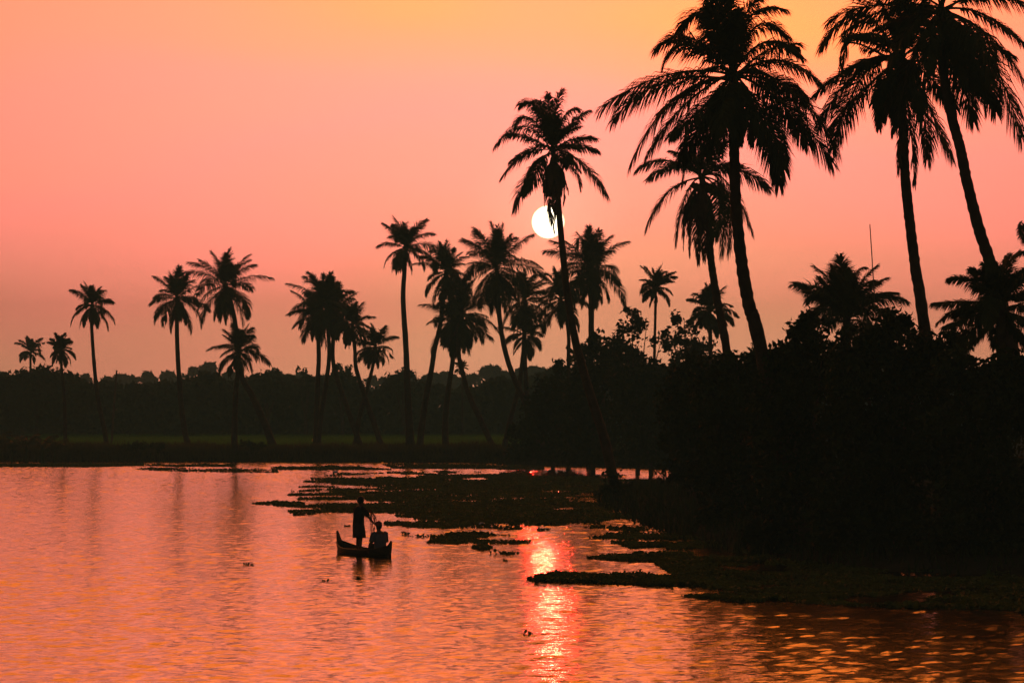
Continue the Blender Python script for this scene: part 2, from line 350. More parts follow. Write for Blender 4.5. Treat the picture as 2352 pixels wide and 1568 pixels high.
def palm(label, d, hub, trunk, w_top, w_base, fl=0, n=24, explicit=(), skirt=0, skirt_len=.7, nuts=0, lo=-52, top=87, fine=False,
         group='coconut palms on the river banks', dz=None, droop=.75, buried=0.0, dead=()):
    hubw = P(*hub, d)
    tp = [P(*hub, d)] + [P(x, y, d) for x, y in trunk]
    base = tp[-1].copy()
    gz = float(ground_z(base[0], base[1]))
    if base[2] > gz + .05:                          # foot hidden behind leaves: carry the trunk on down to the ground
        dirv = tp[-1] - tp[-2]; dirv /= np.linalg.norm(dirv)
        k = (base[2] - gz) / max(.3, -dirv[2])
        tp.append(np.array((base[0] + dirv[0] * k * .8, base[1], gz))); base = tp[-1].copy()
    elif base[2] < gz - .05:
        tp[-1][2] = gz; base = tp[-1].copy()
    root = empty('coconut_palm', base); tag(root, label, 'palm tree', group)
    m = 90 if fine else 26
    sp = spline(tp, m); sp[-1, 2] -= .15
    u = np.linspace(0, 1, m); ppm = F / d
    r = (w_top + (w_base - w_top) * u ** 1.2) * .5 / ppm
    r *= 1 + .55 * np.exp(-((1 - u) / .05) ** 1.0)                       # swollen foot
    if fine: r *= 1 + .075 * (np.arange(m) % 3 == 0)                      # leaf scars
    r *= 1 + .03 * rs.uniform(-1, 1, m)
    v, f = tube(sp, r, 10 if fine else 7, jitter=.05)
    mk('trunk', v, f, M['trunk'], root, base, True)
    LF = fl / ppm
    nl, wd = (116, .040) if fine else (84, .052)
    rr = .045 if fine else .035
    def add(name, pts, ll, dens=1.0, dr=droop, mt='frond', rag=0.0, t0=.14):
        pts = np.array(pts)
        v, f = frond_mesh(pts, ll, nl, wd, dr, rs.uniform(-.7, .7), dens, t0, rr, rag)
        mk(name, v, f, M[mt], root, base)
    for e in explicit:
        via, tip, dep = e[:3]
        a = hubw + rs.uniform(-1, 1, 3) * (.10, .10, .05)
        vp, tpn = P(*via, d), P(*tip, d)
        Lx = np.linalg.norm(tpn - vp) + np.linalg.norm(vp - a)
        vp[1] += dep * Lx * .4; tpn[1] += dep * Lx * .8
        ll = e[3] if len(e) > 3 else .355
        add('frond', bez(a, vp, tpn, 14), Lx * ll, t0=.17)
    n = n if fine else int(n * rs.uniform(.95, 1.3)); az0 = rs.uniform(0, 360); lo += rs.uniform(-12, 12)
    for i in range(n):
        k = (i + .5) / n
        e0 = top + (lo - top) * k ** 1.3 + rs.uniform(-9, 9)
        az = az0 + i * 137.5 + rs.uniform(-32, 32)
        bd = 12 + 74 * (k ** .8) + rs.uniform(-12, 16); bd = min(bd, e0 + 89)
        Ls = LF * (.84 + .26 * min(1, k * 2.5)) * rs.uniform(.74, 1.12) * (1 if k < .8 else .9)
        pa_ = arc(hubw + (0, 0, -.25 * k), az, e0, bd, Ls, 9, rs.uniform(-28, 28))
        if rs.rand() < .13:                                                # a broken frond, its outer part hanging
            b_ = rs.randint(4, 7); sg = Ls / 8
            for q_ in range(b_ + 1, 9): pa_[q_] = pa_[q_ - 1] + np.array((.25 * math.cos(math.radians(az)), .25 * math.sin(math.radians(az)), -.95)) * sg
        add('frond', pa_, Ls * rs.uniform(.29, .35), dr=droop * (.45 + .8 * k), rag=rs.choice([0, 0, .12, .25]))
    for i in range(skirt):
        az = rs.uniform(0, 360)
        Ls = LF * skirt_len * rs.uniform(.55, 1.1)
        add('dead_frond', arc(hubw + (0, 0, -.45), az, rs.uniform(-35, -66), rs.uniform(22, 40), Ls, 9, rs.uniform(-30, 30)), Ls * .26, .85, 1.4, 'dead', .2)
    for via, tip, dep in dead:
        a = hubw - (0, 0, .3); vp, tpn = P(*via, d), P(*tip, d); Lx = np.linalg.norm(tpn - a); vp[1] += dep * Lx * .3; tpn[1] += dep * Lx * .4
        add('dead_frond', bez(a, vp, tpn, 12), Lx * .2, .85, 1.4, 'dead', .25)
    for i in range(nuts):
        az = rs.uniform(0, 2 * math.pi); c = hubw + (.34 * math.cos(az), .34 * math.sin(az), -.42 + rs.uniform(-.16, .12))
        ph = np.linspace(-1, 1, 7)
        v, f = tube(np.stack([c + (0, 0, .15 * q_) for q_ in ph]), .125 * np.sqrt(np.clip(1 - ph ** 2, .02, 1)), 8)
        mk('coconut', v, f, M['nut'], root, base, True)
    return root

# crop helpers: picture rows and columns measured in enlargements of the photograph
c3 = lambda x, y: (1089.2 + x / 2.3034, 170.2 + y / 2.3034)
c4 = lambda x, y: (1361.5 + x / 1.92, y / 1.92)
E3 = lambda vx, vy, tx_, ty, dep=0.0, *r: (c3(vx, vy), c3(tx_, ty), dep, *r)
E4 = lambda vx, vy, tx_, ty, dep=0.0, *r: (c4(vx, vy), c4(tx_, ty), dep, *r)

D = lambda y: GD(y, .85)
# far bank, left to right
palm('small hazy palm poking above the woods at far left', 402, (70, 806), [(70, 850), (71, 1000)], 5, 7, 40, 18, lo=-20)
palm('slim palm standing between the hazy palm and the taller palm, left part of far bank', D(1027), (140, 797), [(141, 842), (147.5, 916), (150, 1027)], 6, 8, 42, 20, skirt=5)
palm('tall slender palm just left of the bare leaning pole', D(1027), (212, 697), [(210, 739), (216, 835), (225, 916), (240, 990), (245, 1027)], 7, 12, 62, 22, skirt=4)
palm('tall palm with tattered crown and flared foot, left neighbour of the biggest far palm', D(1028), (406, 682), [(406, 717), (407.6, 805), (415, 916), (424, 990), (434, 1028)], 9, 14, 80, 28, skirt=6, skirt_len=.8)
palm('broad palm with upright tuft and trunk slanting down to the right', D(1029), (517, 655), [(538, 730), (553, 857), (579, 909), (609, 975), (628, 1029)], 11, 17, 98, 30, skirt=7, skirt_len=.75)
palm('short palm at the water edge under the broad tufted palm', GD(1052, .25), (550, 803), [(548, 842), (542, 898), (539, 971), (538, 1052)], 9, 15, 68, 24, skirt=7, skirt_len=.8)
palm('straight palm in the thick clump, first trunk of the clump', D(1029), (724, 722), [(732, 803), (729, 900), (726, 1029)], 9, 13, 76, 20, skirt=3)
palm('dense headed palm forming the top of the thick clump', D(1030), (748, 694), [(756, 803), (749.5, 877), (736, 963), (731, 1030)], 9, 12, 84, 28, skirt=5)
palm('palm of the thick clump whose trunk slants strongly to the right', D(1029), (770, 716), [(764, 812), (773, 864), (799, 942), (821, 1003), (830, 1029)], 9, 13, 72, 20, skirt=5)
palm('leaning palm with a narrow spire of young leaves, crossing its right neighbour', D(1031), (809, 742), [(815, 803), (818, 846), (838, 911), (860, 976), (878, 1031)], 8, 13, 62, 22, skirt=6)
palm('small crowned palm leaning right across the spired palm', D(1029), (862, 793), [(858, 833), (843, 894), (825, 959), (815, 1029)], 7, 11, 58, 20, skirt=3)
palm('tallest straight palm of the far bank with a clear small crown', D(1034), (931, 566), [(930, 607), (926, 686), (932, 790), (936, 898), (943, 1034)], 9, 17, 82, 24, lo=-30, top=88, skirt=2)
palm('palm with curved trunk right of the tallest straight palm', D(1033), (1025, 622), [(1012, 740), (999, 798), (990, 855), (977, 920), (966.5, 998), (965, 1033)], 10, 16, 80, 26, skirt=5)
palm('dense palm with near upright trunk in the middle of the palm row', D(1033), (1044, 738), [(1040, 824), (1029.5, 898), (1023, 963), (1023, 1033)], 10, 15, 84, 26, skirt=5)
palm('dense palm whose trunk sweeps out to the right down to the field corner', D(1034), (1062, 716), [(1053, 798), (1060, 846), (1077, 907), (1103, 963), (1125, 1011), (1136, 1034)], 10, 14, 84, 24, skirt=4)
palm('big crowned palm just left of and below the sun', 272, (1140, 610), [(1147, 725), (1155, 781), (1168, 833), (1186, 881), (1206, 925)], 11, 14, 112, 34, skirt=6)
palm('palm with left leaning trunk half hidden behind the crown below the sun', 285, (1206, 690), [(1203, 790), (1199, 833), (1190, 898), (1173, 959)], 9, 11, 76, 26, skirt=4)
palm('low palm under the sun with thin spread leaves and upright trunk', 285, (1205, 766), [(1206, 830), (1210, 911)], 9, 12, 60, 20, skirt=4)
palm('palm mostly hidden behind the trunk of the sun palm', 262, (1287, 684), [(1300, 730), (1306, 771), (1306, 840)], 8, 10, 76, 26, skirt=5)
palm('full palm with an upright tuft right of the sun palm trunk', 255, (1358, 615), [(1358, 752), (1357, 840)], 13, 15, 108, 32, skirt=7)
palm('little palm rising thinly from the airy tree top', 250, (1506, 655), [(1506, 691), (1504, 778)], 6, 7, 54, 20, skirt=3, lo=-20)
palm('small palm behind the second trunk from the big palm', 225, (1630, 706), [(1632, 800)], 9, 10, 64, 20, skirt=4)
palm('little hazy palm sticking up from the far wood behind the curved trunks', 395, (1062, 842), [(1062, 930)], 4, 5, 20, 14)

# the palm in front of the sun
palm('tall leaning palm with a hanging dead skirt, its trunk crossing the sun', GD(1137, .3), c3(415, 400),
     [(1279, 413), (1285, 496), (1293, 583), (1302, 669), (1319, 769), (1329, 813), (1361, 922), (1386, 998), (1402, 1069), (1416, 1137)], 12, 27, 105, 7,
     [E3(330, 175, 240, 160, .2), E3(430, 200, 462, 90, -.2), E3(400, 240, 395, 95, .5), E3(480, 215, 555, 180, .4), E3(515, 260, 604, 195, 0), E3(300, 240, 215, 275, -.5),
      E3(265, 275, 112, 375, .1), E3(270, 425, 145, 545, -.1), E3(300, 510, 215, 715, .1), E3(340, 500, 260, 640, -.4), E3(530, 340, 645, 335, .3), E3(540, 375, 655, 410, -.1),
      E3(575, 470, 700, 640, 0), E3(330, 390, 190, 470, -.6), E3(495, 440, 560, 520, -.6), E3(360, 180, 300, 130, .7), E3(400, 260, 350, 180, -.7), E3(470, 300, 540, 270, -.7)],
     skirt=16, skirt_len=.78, lo=-20, nuts=3, dead=[(c3(395, 560), c3(420, 835), -.1), (c3(430, 560), c3(432, 760), -.2), (c3(380, 560), c3(372, 700), -.1), (c3(470, 560), c3(470, 690), -.1)])
# second palm, behind the big one
palm('palm with a long drooping skirt of dead leaves, left of the big palm trunk', 150, c3(1205, 545),
     [(1620, 480), (1627, 517), (1632, 587), (1640.5, 648), (1653.5, 721.5), (1667, 791)], 15, 20, 130, 5,
     [E3(1010, 455, 862, 505, 0), E3(1080, 480, 915, 560, -.4), E3(1030, 620, 912, 815, .1), E3(1120, 640, 1066, 890, -.2), E3(1310, 600, 1300, 950, -.2), E3(1330, 560, 1475, 830, .2),
      E3(1380, 500, 1560, 600, .1), E3(1290, 480, 1420, 480, .4), E3(1110, 440, 1040, 400, .3), E3(1160, 420, 1130, 330, -.2), E3(1210, 430, 1230, 320, .3), E3(1270, 440, 1330, 360, -.3),
      E3(1340, 640, 1345, 930, .2), E3(1290, 650, 1265, 870, -.6)],
     skirt=12, skirt_len=.9, fine=True, nuts=4, dead=[(c3(1150, 700), c3(1140, 960), -.2), (c3(1180, 720), c3(1185, 1000), -.3), (c3(1215, 720), c3(1215, 990), -.3), (c3(1240, 720), c3(1235, 960), .2), (c3(1130, 680), c3(1105, 920), 0)])
# the big palm
palm('largest palm, near the right bank, with a huge full crown and stout leaning trunk', 108, c4(620, 335),
     [(1684, 260), (1687, 365), (1690, 469), (1703, 599), (1721, 703), (1744, 785)], 22, 33, 270, 6,
     [E4(345, 325, 45, 465, .1), E4(360, 435, 172, 715, .1), E4(400, 470, 235, 690, -.3), E4(430, 165, 275, 215, .1), E4(420, 200, 305, 300, -.4), E4(500, 60, 385, 130, .4),
      E4(545, 90, 500, -10, -.3), E4(600, 120, 598, -90, .2), E4(570, 80, 560, -60, -.4), E4(660, 100, 760, -40, .2), E4(680, 90, 835, 50, -.3), E4(730, 110, 875, 175, .1),
      E4(760, 190, 915, 260, -.3), E4(830, 265, 1015, 370, .1), E4(880, 400, 1080, 660, .1), E4(850, 470, 1045, 720, -.2), E4(755, 520, 835, 755, -.3), E4(700, 480, 720, 640, -.8),
      E4(480, 480, 330, 620, -.7), E4(470, 560, 400, 700, .3), E4(540, 520, 490, 700, -.5), E4(620, 230, 640, 60, -.7), E4(640, 420, 610, 640, -.8), E4(560, 430, 540, 600, -.9),
      E4(790, 330, 960, 440, .6), E4(450, 380, 300, 480, .7), E4(820, 430, 960, 620, .5), E4(560, 300, 470, 330, -.9), E4(700, 310, 780, 350, -.9)],
     lo=-50, fine=True, nuts=8, skirt=4, skirt_len=.5, droop=.8)
# two palms at the right
palm('near right bank palm with ragged dead leaves down its upright trunk', 110, c4(1355, 250),
     [(2070, 219), (2075, 312), (2080, 417), (2091, 521), (2104, 625), (2120, 728)], 20, 27, 230, 5,
     [E4(1180, 60, 1008, 205, .1), E4(1140, 300, 975, 420, 0), E4(1160, 330, 985, 560, -.2), E4(1180, 410, 1045, 560, .2), E4(1200, 330, 1080, 640, .6), E4(1470, 440, 1580, 690, 0), E4(1440, 470, 1465, 705, -.2),
      E4(1500, 340, 1620, 470, .5), E4(1300, 60, 1240, -40, .3), E4(1350, 90, 1370, -60, -.3), E4(1420, 120, 1500, 20, .4), E4(1480, 200, 1640, 250, -.4), E4(1250, 160, 1100, 190, -.6),
      E4(1290, 350, 1220, 470, -.7), E4(1400, 360, 1420, 520, -.8), E4(1230, 260, 1090, 330, -.4), E4(1300, 180, 1180, 150, .7)],
     lo=-45, fine=True, nuts=7, skirt=4, skirt_len=.5, dead=[(c4(1370, 500), c4(1345, 760), -.1), (c4(1395, 520), c4(1415, 810), -.1), (c4(1335, 430), c4(1318, 600), -.2), (c4(1430, 470), c4(1460, 700), 0), (c4(1140, 190), c4(1095, 290), -.1)])
palm('rightmost tall palm, cut by the top of the view, trunk leaning to the right', 106, c4(1540, 45),
     [(2166, 156), (2184, 260), (2205, 338.5), (2221, 417), (2247, 521), (2273, 599), (2296, 680)], 21, 30, 270, 6,
     [E4(1350, 25, 1120, 130, .1), E4(1380, -30, 1150, -30, -.2), E4(1720, 60, 1905, 185, .1), E4(1750, -20, 1960, 60, -.2), E4(1740, 230, 1890, 605, 0), E4(1700, 230, 1800, 480, .4), E4(1650, 250, 1690, 420, -.5),
      E4(1640, 370, 1690, 530, .2), E4(1500, -110, 1470, -240, .1), E4(1600, -110, 1680, -220, .2), E4(1400, 120, 1300, 290, -.3), E4(1450, 180, 1390, 360, .4), E4(1660, 150, 1830, 260, -.6),
      E4(1480, 160, 1470, 340, -.8), E4(1580, 200, 1610, 380, -.8), E4(1420, 60, 1260, 110, .7), E4(1690, 300, 1745, 470, .3), E4(1590, 300, 1730, 430, -.2), E4(1760, 160, 1930, 380, .2)],
     lo=-45, fine=True, nuts=6, skirt=3, skirt_len=.4)
# low palms over the bushes at the right
palm('low round headed palm behind the bushes beside the thin pole', 138, c4(1120, 1395), [c4(1122, 1500)], 18, 20, 150, 16,
     [E4(1010, 1310, 945, 1330, .2), E4(1000, 1270, 950, 1290, -.3), E4(1020, 1250, 1005, 1225, .2), E4(1060, 1240, 1060, 1175, -.3), E4(1110, 1250, 1120, 1165, .3), E4(1150, 1230, 1195, 1180, -.2), E4(1190, 1270, 1265, 1240, .2),
      E4(1260, 1310, 1385, 1325, .1), E4(1220, 1360, 1320, 1390, -.3), E4(1050, 1330, 960, 1380, -.5), E4(1180, 1320, 1255, 1300, -.6), E4(1080, 1280, 1030, 1260, .6), E4(1150, 1290, 1160, 1200, .7), E4(1090, 1300, 1080, 1190, -.7)],
     fine=True, lo=-10)
palm('low spreading palm at the right edge in front of the leaning trunk', 102, c4(1800, 1350), [c4(1802, 1500)], 22, 24, 170, 12,
     [E4(1690, 1245, 1578, 1225, .1), E4(1660, 1330, 1508, 1335, 0), E4(1690, 1390, 1545, 1440, -.2), E4(1750, 1220, 1730, 1160, .2), E4(1800, 1210, 1830, 1130, -.2), E4(1860, 1230, 1930, 1190, .2), E4(1900, 1290, 2010, 1300, 0),
      E4(1740, 1440, 1660, 1530, .1), E4(1850, 1430, 1930, 1540, 0), E4(1760, 1290, 1660, 1260, -.6), E4(1840, 1310, 1920, 1330, -.7), E4(1730, 1350, 1600, 1390, .6)],
     fine=True, lo=-30)
palm('palm at the right frame edge of which only leaf tips show', 124, (2392, 590), [(2396, 800)], 20, 24, 110, 4,
     [E4(1900, 1040, 1885, 985, .1), E4(1890, 1110, 1835, 1160, 0), E4(1910, 1190, 1860, 1260, .2)], fine=True)

# ---------------------------------------------------------------- poles
def pole(label, a, b2, d, wa, wb, cat, name):
    pa, pb = P(*a, d), P(*b2, d)
    if pb[2] > float(ground_z(pb[0], pb[1])): 
        k = (pb[2] - float(ground_z(pb[0], pb[1])) + .2) / (pa[2] - pb[2]); pb = pb + (pb - pa) * k
    mid = .5 * (pa + pb) + (rs.uniform(-.05, .05), 0, 0)
    v, f = tube(spline([pa, mid, pb], 14), np.linspace(wa, wb, 14) * .5 * d / F, 8, jitter=.05)
    o = mk(name, v, f, M['pole'], None, pb, True); tag(o, label, cat)
pole('bare leaning pole without a crown beside the slender palm on the left bank', (268, 850), (256, 1022), D(1022), 4, 5, 'pole', 'wooden_pole')
pole('thin tall pole rising from the bushes beside the round headed palm', (1998, 515), (2011, 690), 128, 2.2, 4, 'pole', 'bamboo_pole')

# ---------------------------------------------------------------- leafy trees and bushes
def leaf_quads(c, size, flat=.0, up=None):
    """one folded diamond leaf at every centre"""
    k = len(c); size = np.broadcast_to(size, (k,))[:, None]
    a = rs.normal(size=(k, 3)); a[:, 2] *= (1 - flat); a /= np.linalg.norm(a, axis=1)[:, None]
    b_ = np.cross(a, rs.normal(size=(k, 3))); b_ /= np.linalg.norm(b_, axis=1)[:, None] + 1e-9
    n_ = np.cross(a, b_)
    v = np.stack([c - a * size * .55, c + b_ * size * .30 + n_ * size * .10, c + a * size * .55, c - b_ * size * .30 + n_ * size * .10], 1).reshape(-1, 3)
    q_ = np.arange(k)[:, None] * 4
    return v, np.concatenate([q_ + (0, 1, 2), q_ + (0, 2, 3)])
def crown_points(cl, d, k, leaf, dens_fn=None):
    """leaf centres spread through clumps: cl = list of picture ellipses at distance d"""
    pts = []
    for (x, y, rx, ry) in cl:
        c = P(x, y, d); ax, az = rx * d / F, ry * d / F; ay = .75 * ax
        sub = max(5, int(ax * az * 5))                                   # sprays of leaves inside each clump
        u = rs.normal(size=(sub, 3)); u /= np.linalg.norm(u, axis=1)[:, None]
        sc_ = c + u * (rs.rand(sub, 1) ** .4) * np.array((ax, ay, az)) * .92
        n = int(k * math.pi * ax * az / (.33 * leaf ** 2))
        w_ = rs.randint(0, sub, n)
        r_ = .34 * min(ax, az) ** .8
        pts.append(sc_[w_] + rs.normal(size=(n, 3)) * r_ * .62)
        ncore = int(n * .5)
        if k > 2.5:
            u = rs.normal(size=(ncore, 3)); u /= np.linalg.norm(u, axis=1)[:, None]
            pts.append(c + u * (rs.rand(ncore, 1) ** .45) * np.array((ax, ay, az)) * .85)
    return np.concatenate(pts)
def tree(name, label, cat, d, cl, base, leaf=.2, k=4.5, m='leaf', limbs=7, wb=.35, group=None):
    bx = P(*base, d); bx[2] = float(ground_z(bx[0], bx[1]))
    root = empty(name, bx); tag(root, label, cat, group)
    top = P(*cl[0][:2], d)
    fork = bx + (top - bx) * .35; fork[0] = bx[0] + (top[0] - bx[0]) * .2
    acc = Acc()
    acc.add(*tube(spline([bx - (0, 0, .2), .5 * (bx + fork) + (rs.uniform(-.1, .1), 0, 0), fork], 9), np.linspace(wb, wb * .7, 9) * .5, 8, jitter=.06))
    mk('trunk', *acc.get(), M['wood'], root, bx, True)
    ids = list(range(len(cl)))[:limbs]
    for i in ids:
        e = P(*cl[i][:2], d) + (0, rs.uniform(-.4, .4), 0)
        sp = spline([fork - (0, 0, .1), .5 * (fork + e) + rs.uniform(-.2, .2, 3), e + (0, 0, .3)], 8)
        mk('limb', *tube(sp, np.linspace(wb * .3, wb * .06, 8), 6), M['wood'], root, bx, True)
    pts = crown_points(cl, d, k, leaf)
    gz = ground_z(pts[:, 0], pts[:, 1])
    pts = pts[pts[:, 2] > np.maximum(gz, 0) + .05]
    v, f = leaf_quads(pts, leaf * rs.uniform(.65, 1.25, len(pts)))
    mk('crown', v, f, M[m], root, bx)
    return root
tree('leafy_tree', 'huge dark dome of leaves below the upright near right palm', 'tree', 104,
     [(2060, 800, 100, 80), (1965, 815, 95, 85), (2140, 835, 85, 85), (2040, 760, 60, 45), (2050, 930, 170, 120), (2050, 1060, 190, 130), (2050, 1190, 200, 80), (1930, 1170, 120, 90), (2080, 1255, 160, 30), (1960, 1250, 110, 26)], (2050, 1262), .22, 4.2)
tree('leafy_tree', 'dark bush dome with lumpy top left of the low round headed palm', 'tree', 108,
     [(1855, 770, 60, 55), (1815, 815, 60, 50), (1885, 850, 95, 85), (1800, 870, 80, 70), (1830, 960, 120, 110), (1840, 1080, 120, 110), (1800, 1180, 120, 70), (1850, 1240, 110, 28), (1770, 1225, 80, 30), (1810, 1262, 90, 22)], (1840, 1258), .22, 4.2)
tree('leafy_tree', 'dark mass of leaves at the right frame edge below the spreading palm', 'tree', 100,
     [(2250, 870, 90, 65), (2190, 850, 70, 60), (2320, 860, 80, 60), (2335, 930, 90, 110), (2240, 1000, 120, 120), (2300, 1130, 130, 120), (2200, 1130, 80, 90), (2230, 1230, 150, 70), (2350, 1230, 80, 70), (2240, 1285, 140, 28), (2350, 1300, 80, 26)], (2270, 1290), .22, 4.2)
tree('leafy_tree', 'dark leafy tree around the foot of the largest palm', 'tree', 126,
     [(1740, 840, 60, 50), (1690, 845, 55, 45), (1655, 915, 90, 85), (1725, 950, 100, 100), (1680, 1050, 110, 90), (1700, 1150, 120, 65), (1640, 1180, 60, 26)], (1690, 1205), .22, 4.2)
tree('leafy_tree', 'low rounded tree left of the foot of the largest palm', 'tree', 150,
     [(1605, 855, 60, 50), (1570, 915, 85, 75), (1610, 950, 80, 80), (1600, 1020, 90, 60), (1560, 1080, 70, 40), (1610, 1105, 70, 26)], (1595, 1120), .25, 4.0)
tree('airy_tree', 'airy tree with small loose leaf sprays and sky showing through, left of the two', 'tree', 232,
     [(1450, 722, 36, 24), (1430, 762, 40, 30), (1485, 760, 40, 34), (1410, 775, 22, 20), (1462, 800, 50, 34), (1520, 790, 30, 30), (1490, 835, 60, 30), (1425, 820, 40, 30)], (1465, 1070), .33, 2.3, 'leaf2', limbs=6)
tree('airy_tree', 'airy tree with loose sprays just left of the second trunk from the big palm', 'tree', 228,
     [(1572, 745, 38, 26), (1548, 785, 40, 28), (1605, 785, 40, 30), (1570, 820, 55, 36), (1630, 810, 35, 30), (1560, 850, 50, 30), (1620, 845, 50, 35)], (1575, 1070), .33, 2.4, 'leaf2', limbs=6)
tree('leafy_tree', 'dense dark tree under the two airy crowns', 'tree', 226,
     [(1460, 880, 75, 60), (1540, 880, 70, 55), (1500, 940, 100, 80), (1490, 1015, 110, 55), (1580, 960, 70, 70), (1500, 1058, 110, 20), (1580, 1050, 80, 30)], (1500, 1078), .33, 3.8)
tree('leafy_tree', 'round topped dark tree right of the sun palm trunk at middle height', 'tree', 238,
     [(1372, 795, 38, 30), (1415, 815, 45, 38), (1440, 850, 50, 40), (1345, 835, 42, 42), (1395, 850, 50, 55), (1340, 905, 60, 60), (1370, 985, 85, 70), (1340, 1045, 80, 32), (1400, 1050, 60, 24)], (1365, 1072), .33, 3.6)
tree('leafy_tree', 'dark bank tree reaching leftmost over the water below the sun', 'tree', 254,
     [(1287, 850, 22, 30), (1270, 905, 52, 52), (1232, 950, 50, 55), (1200, 1000, 45, 42), (1285, 985, 80, 70), (1195, 1032, 42, 24), (1265, 1035, 80, 28)], (1265, 1068), .33, 3.4)
tree('bush', 'small dark bush round the foot of the sun palm', 'bush', GD(1138, .3) - 1.2,
     [(1405, 1100, 24, 22), (1412, 1122, 30, 18), (1390, 1125, 16, 14)], (1408, 1138), .22, 3.2, limbs=2, wb=.12)
tree('bush', 'low dark bush on the far bank left of the flared foot palm', 'bush', D(1036), [(322, 1021, 30, 11), (355, 1024, 24, 9), (295, 1027, 22, 8)], (322, 1036), .33, 3, limbs=2, wb=.1)
tree('bush', 'low dark bush on the far bank between the short palm and slanting trunk', 'bush', D(1036), [(570, 1020, 22, 9), (590, 1024, 20, 8)], (575, 1036), .33, 3, limbs=2, wb=.1)
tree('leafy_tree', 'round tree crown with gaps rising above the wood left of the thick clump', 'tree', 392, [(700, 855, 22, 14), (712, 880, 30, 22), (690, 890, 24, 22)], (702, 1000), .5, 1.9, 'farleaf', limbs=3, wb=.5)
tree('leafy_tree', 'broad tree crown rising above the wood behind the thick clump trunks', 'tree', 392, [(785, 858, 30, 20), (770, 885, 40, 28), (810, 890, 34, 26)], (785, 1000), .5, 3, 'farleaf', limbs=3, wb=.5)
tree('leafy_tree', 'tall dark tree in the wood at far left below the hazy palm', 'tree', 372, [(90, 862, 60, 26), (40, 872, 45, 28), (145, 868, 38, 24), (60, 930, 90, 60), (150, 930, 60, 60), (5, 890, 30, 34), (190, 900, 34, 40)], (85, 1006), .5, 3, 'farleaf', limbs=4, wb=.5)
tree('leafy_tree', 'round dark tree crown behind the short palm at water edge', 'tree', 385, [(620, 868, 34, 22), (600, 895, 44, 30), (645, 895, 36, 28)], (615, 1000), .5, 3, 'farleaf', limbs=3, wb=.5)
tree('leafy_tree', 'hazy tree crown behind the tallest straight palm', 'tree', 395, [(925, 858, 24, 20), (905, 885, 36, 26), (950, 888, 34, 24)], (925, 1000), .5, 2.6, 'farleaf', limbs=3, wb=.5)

# woods beyond the field: one mass each
def woods(name, d, m, prof, leaf, n, depth):
    nt_ = 190                                        # crowns of many sizes, shoulder to shoulder
    tx_ = rs.uniform(-500, 2900, nt_); rx_ = rs.uniform(14, 42, nt_) * 400 / d
    tt_ = np.interp(tx_, [p[0] for p in prof], [p[1] for p in prof]) + rs.normal(size=nt_) * 7 - 2
    td_ = d + rs.rand(nt_) * depth
    w_ = rs.choice(nt_, n, p=rx_ / rx_.sum())
    a_ = rs.uniform(0, 2 * math.pi, n); r_ = rs.rand(n) ** .45
    xs = tx_[w_] + rx_[w_] * r_ * np.cos(a_)
    ry_ = rx_[w_] * .62
    up_ = rs.rand(n) < .55
    xs = np.where(up_, xs, rs.uniform(-500, 2900, n)); low_ = np.interp(xs, [p[0] for p in prof], [p[1] for p in prof])
    ys = np.where(up_, tt_[w_] + ry_ + ry_ * r_ * np.sin(a_), low_ + (16 if d < 500 else 3) + rs.rand(n) * (1000 - low_))
    dd = td_[w_] + rs.normal(size=n) * 1.5
    pts = np.stack([(xs - CX) * dd / F, dd, np.maximum(CH + (HY - ys) * dd / F, .3)], -1) + rs.normal(size=(n, 3)) * .2
    v, f = leaf_quads(pts, leaf * rs.uniform(.6, 1.3, n))
    tag(mk(name, v, f, M[m]), kind='stuff')
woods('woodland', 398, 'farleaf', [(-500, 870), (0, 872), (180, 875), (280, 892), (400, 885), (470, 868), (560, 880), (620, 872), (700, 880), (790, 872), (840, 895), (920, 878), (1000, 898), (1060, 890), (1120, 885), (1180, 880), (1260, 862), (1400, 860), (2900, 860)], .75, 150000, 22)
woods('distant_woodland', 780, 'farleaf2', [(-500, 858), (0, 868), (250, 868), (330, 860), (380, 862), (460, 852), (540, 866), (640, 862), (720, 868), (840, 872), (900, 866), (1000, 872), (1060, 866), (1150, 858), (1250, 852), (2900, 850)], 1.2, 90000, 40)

# ---------------------------------------------------------------- banana plants on the far left bank
def banana(label, px, d, hgt, seed):
    r_ = np.random.RandomState(seed)
    b0 = P(px, 1000, d); b0[2] = float(ground_z(b0[0], b0[1]))
    root = empty('banana_plant', b0); tag(root, label, 'banana plant', 'banana plants on the far left bank')
    top = b0 + (r_.uniform(-.1, .1), 0, hgt * .55)
    mk('stem', *tube(spline([b0 - (0, 0, .1), .5 * (b0 + top), top], 8), np.linspace(.16, .09, 8), 8), M['banana'], root, b0, True)
    for i in range(8):
        az = i * 137.5 + r_.uniform(-20, 20); e0 = r_.uniform(35, 80)
        pts = arc(top, az, e0, r_.uniform(60, 115), hgt * r_.uniform(.5, .68), 10, r_.uniform(-10, 10))
        T = np.gradient(pts, axis=0); S = np.cross(T, (0, 0, 1.0)); S /= np.linalg.norm(S, axis=1)[:, None] + 1e-6
        wv = .27 * np.sin(np.linspace(.12, 1, 10) * math.pi) ** .7 + .02
        acc = Acc(); acc.add(*tube(pts, np.linspace(.04, .01, 10), 5))
        for sgn in (1, -1):
            for j in range(1, 9):                                        # torn blade pieces along the midrib
                a_, b_ = pts[j], pts[j] * .15 + pts[j + 1] * .85
                dn = np.array((0, 0, -r_.uniform(.05, .25)))
                acc.add([a_, b_, b_ + sgn * S[j] * wv[j] + dn, a_ + sgn * S[j] * wv[j] + dn], [(0, 1, 2), (0, 2, 3)])
        mk('leaf', *acc.get(), M['banana'], root, b0)
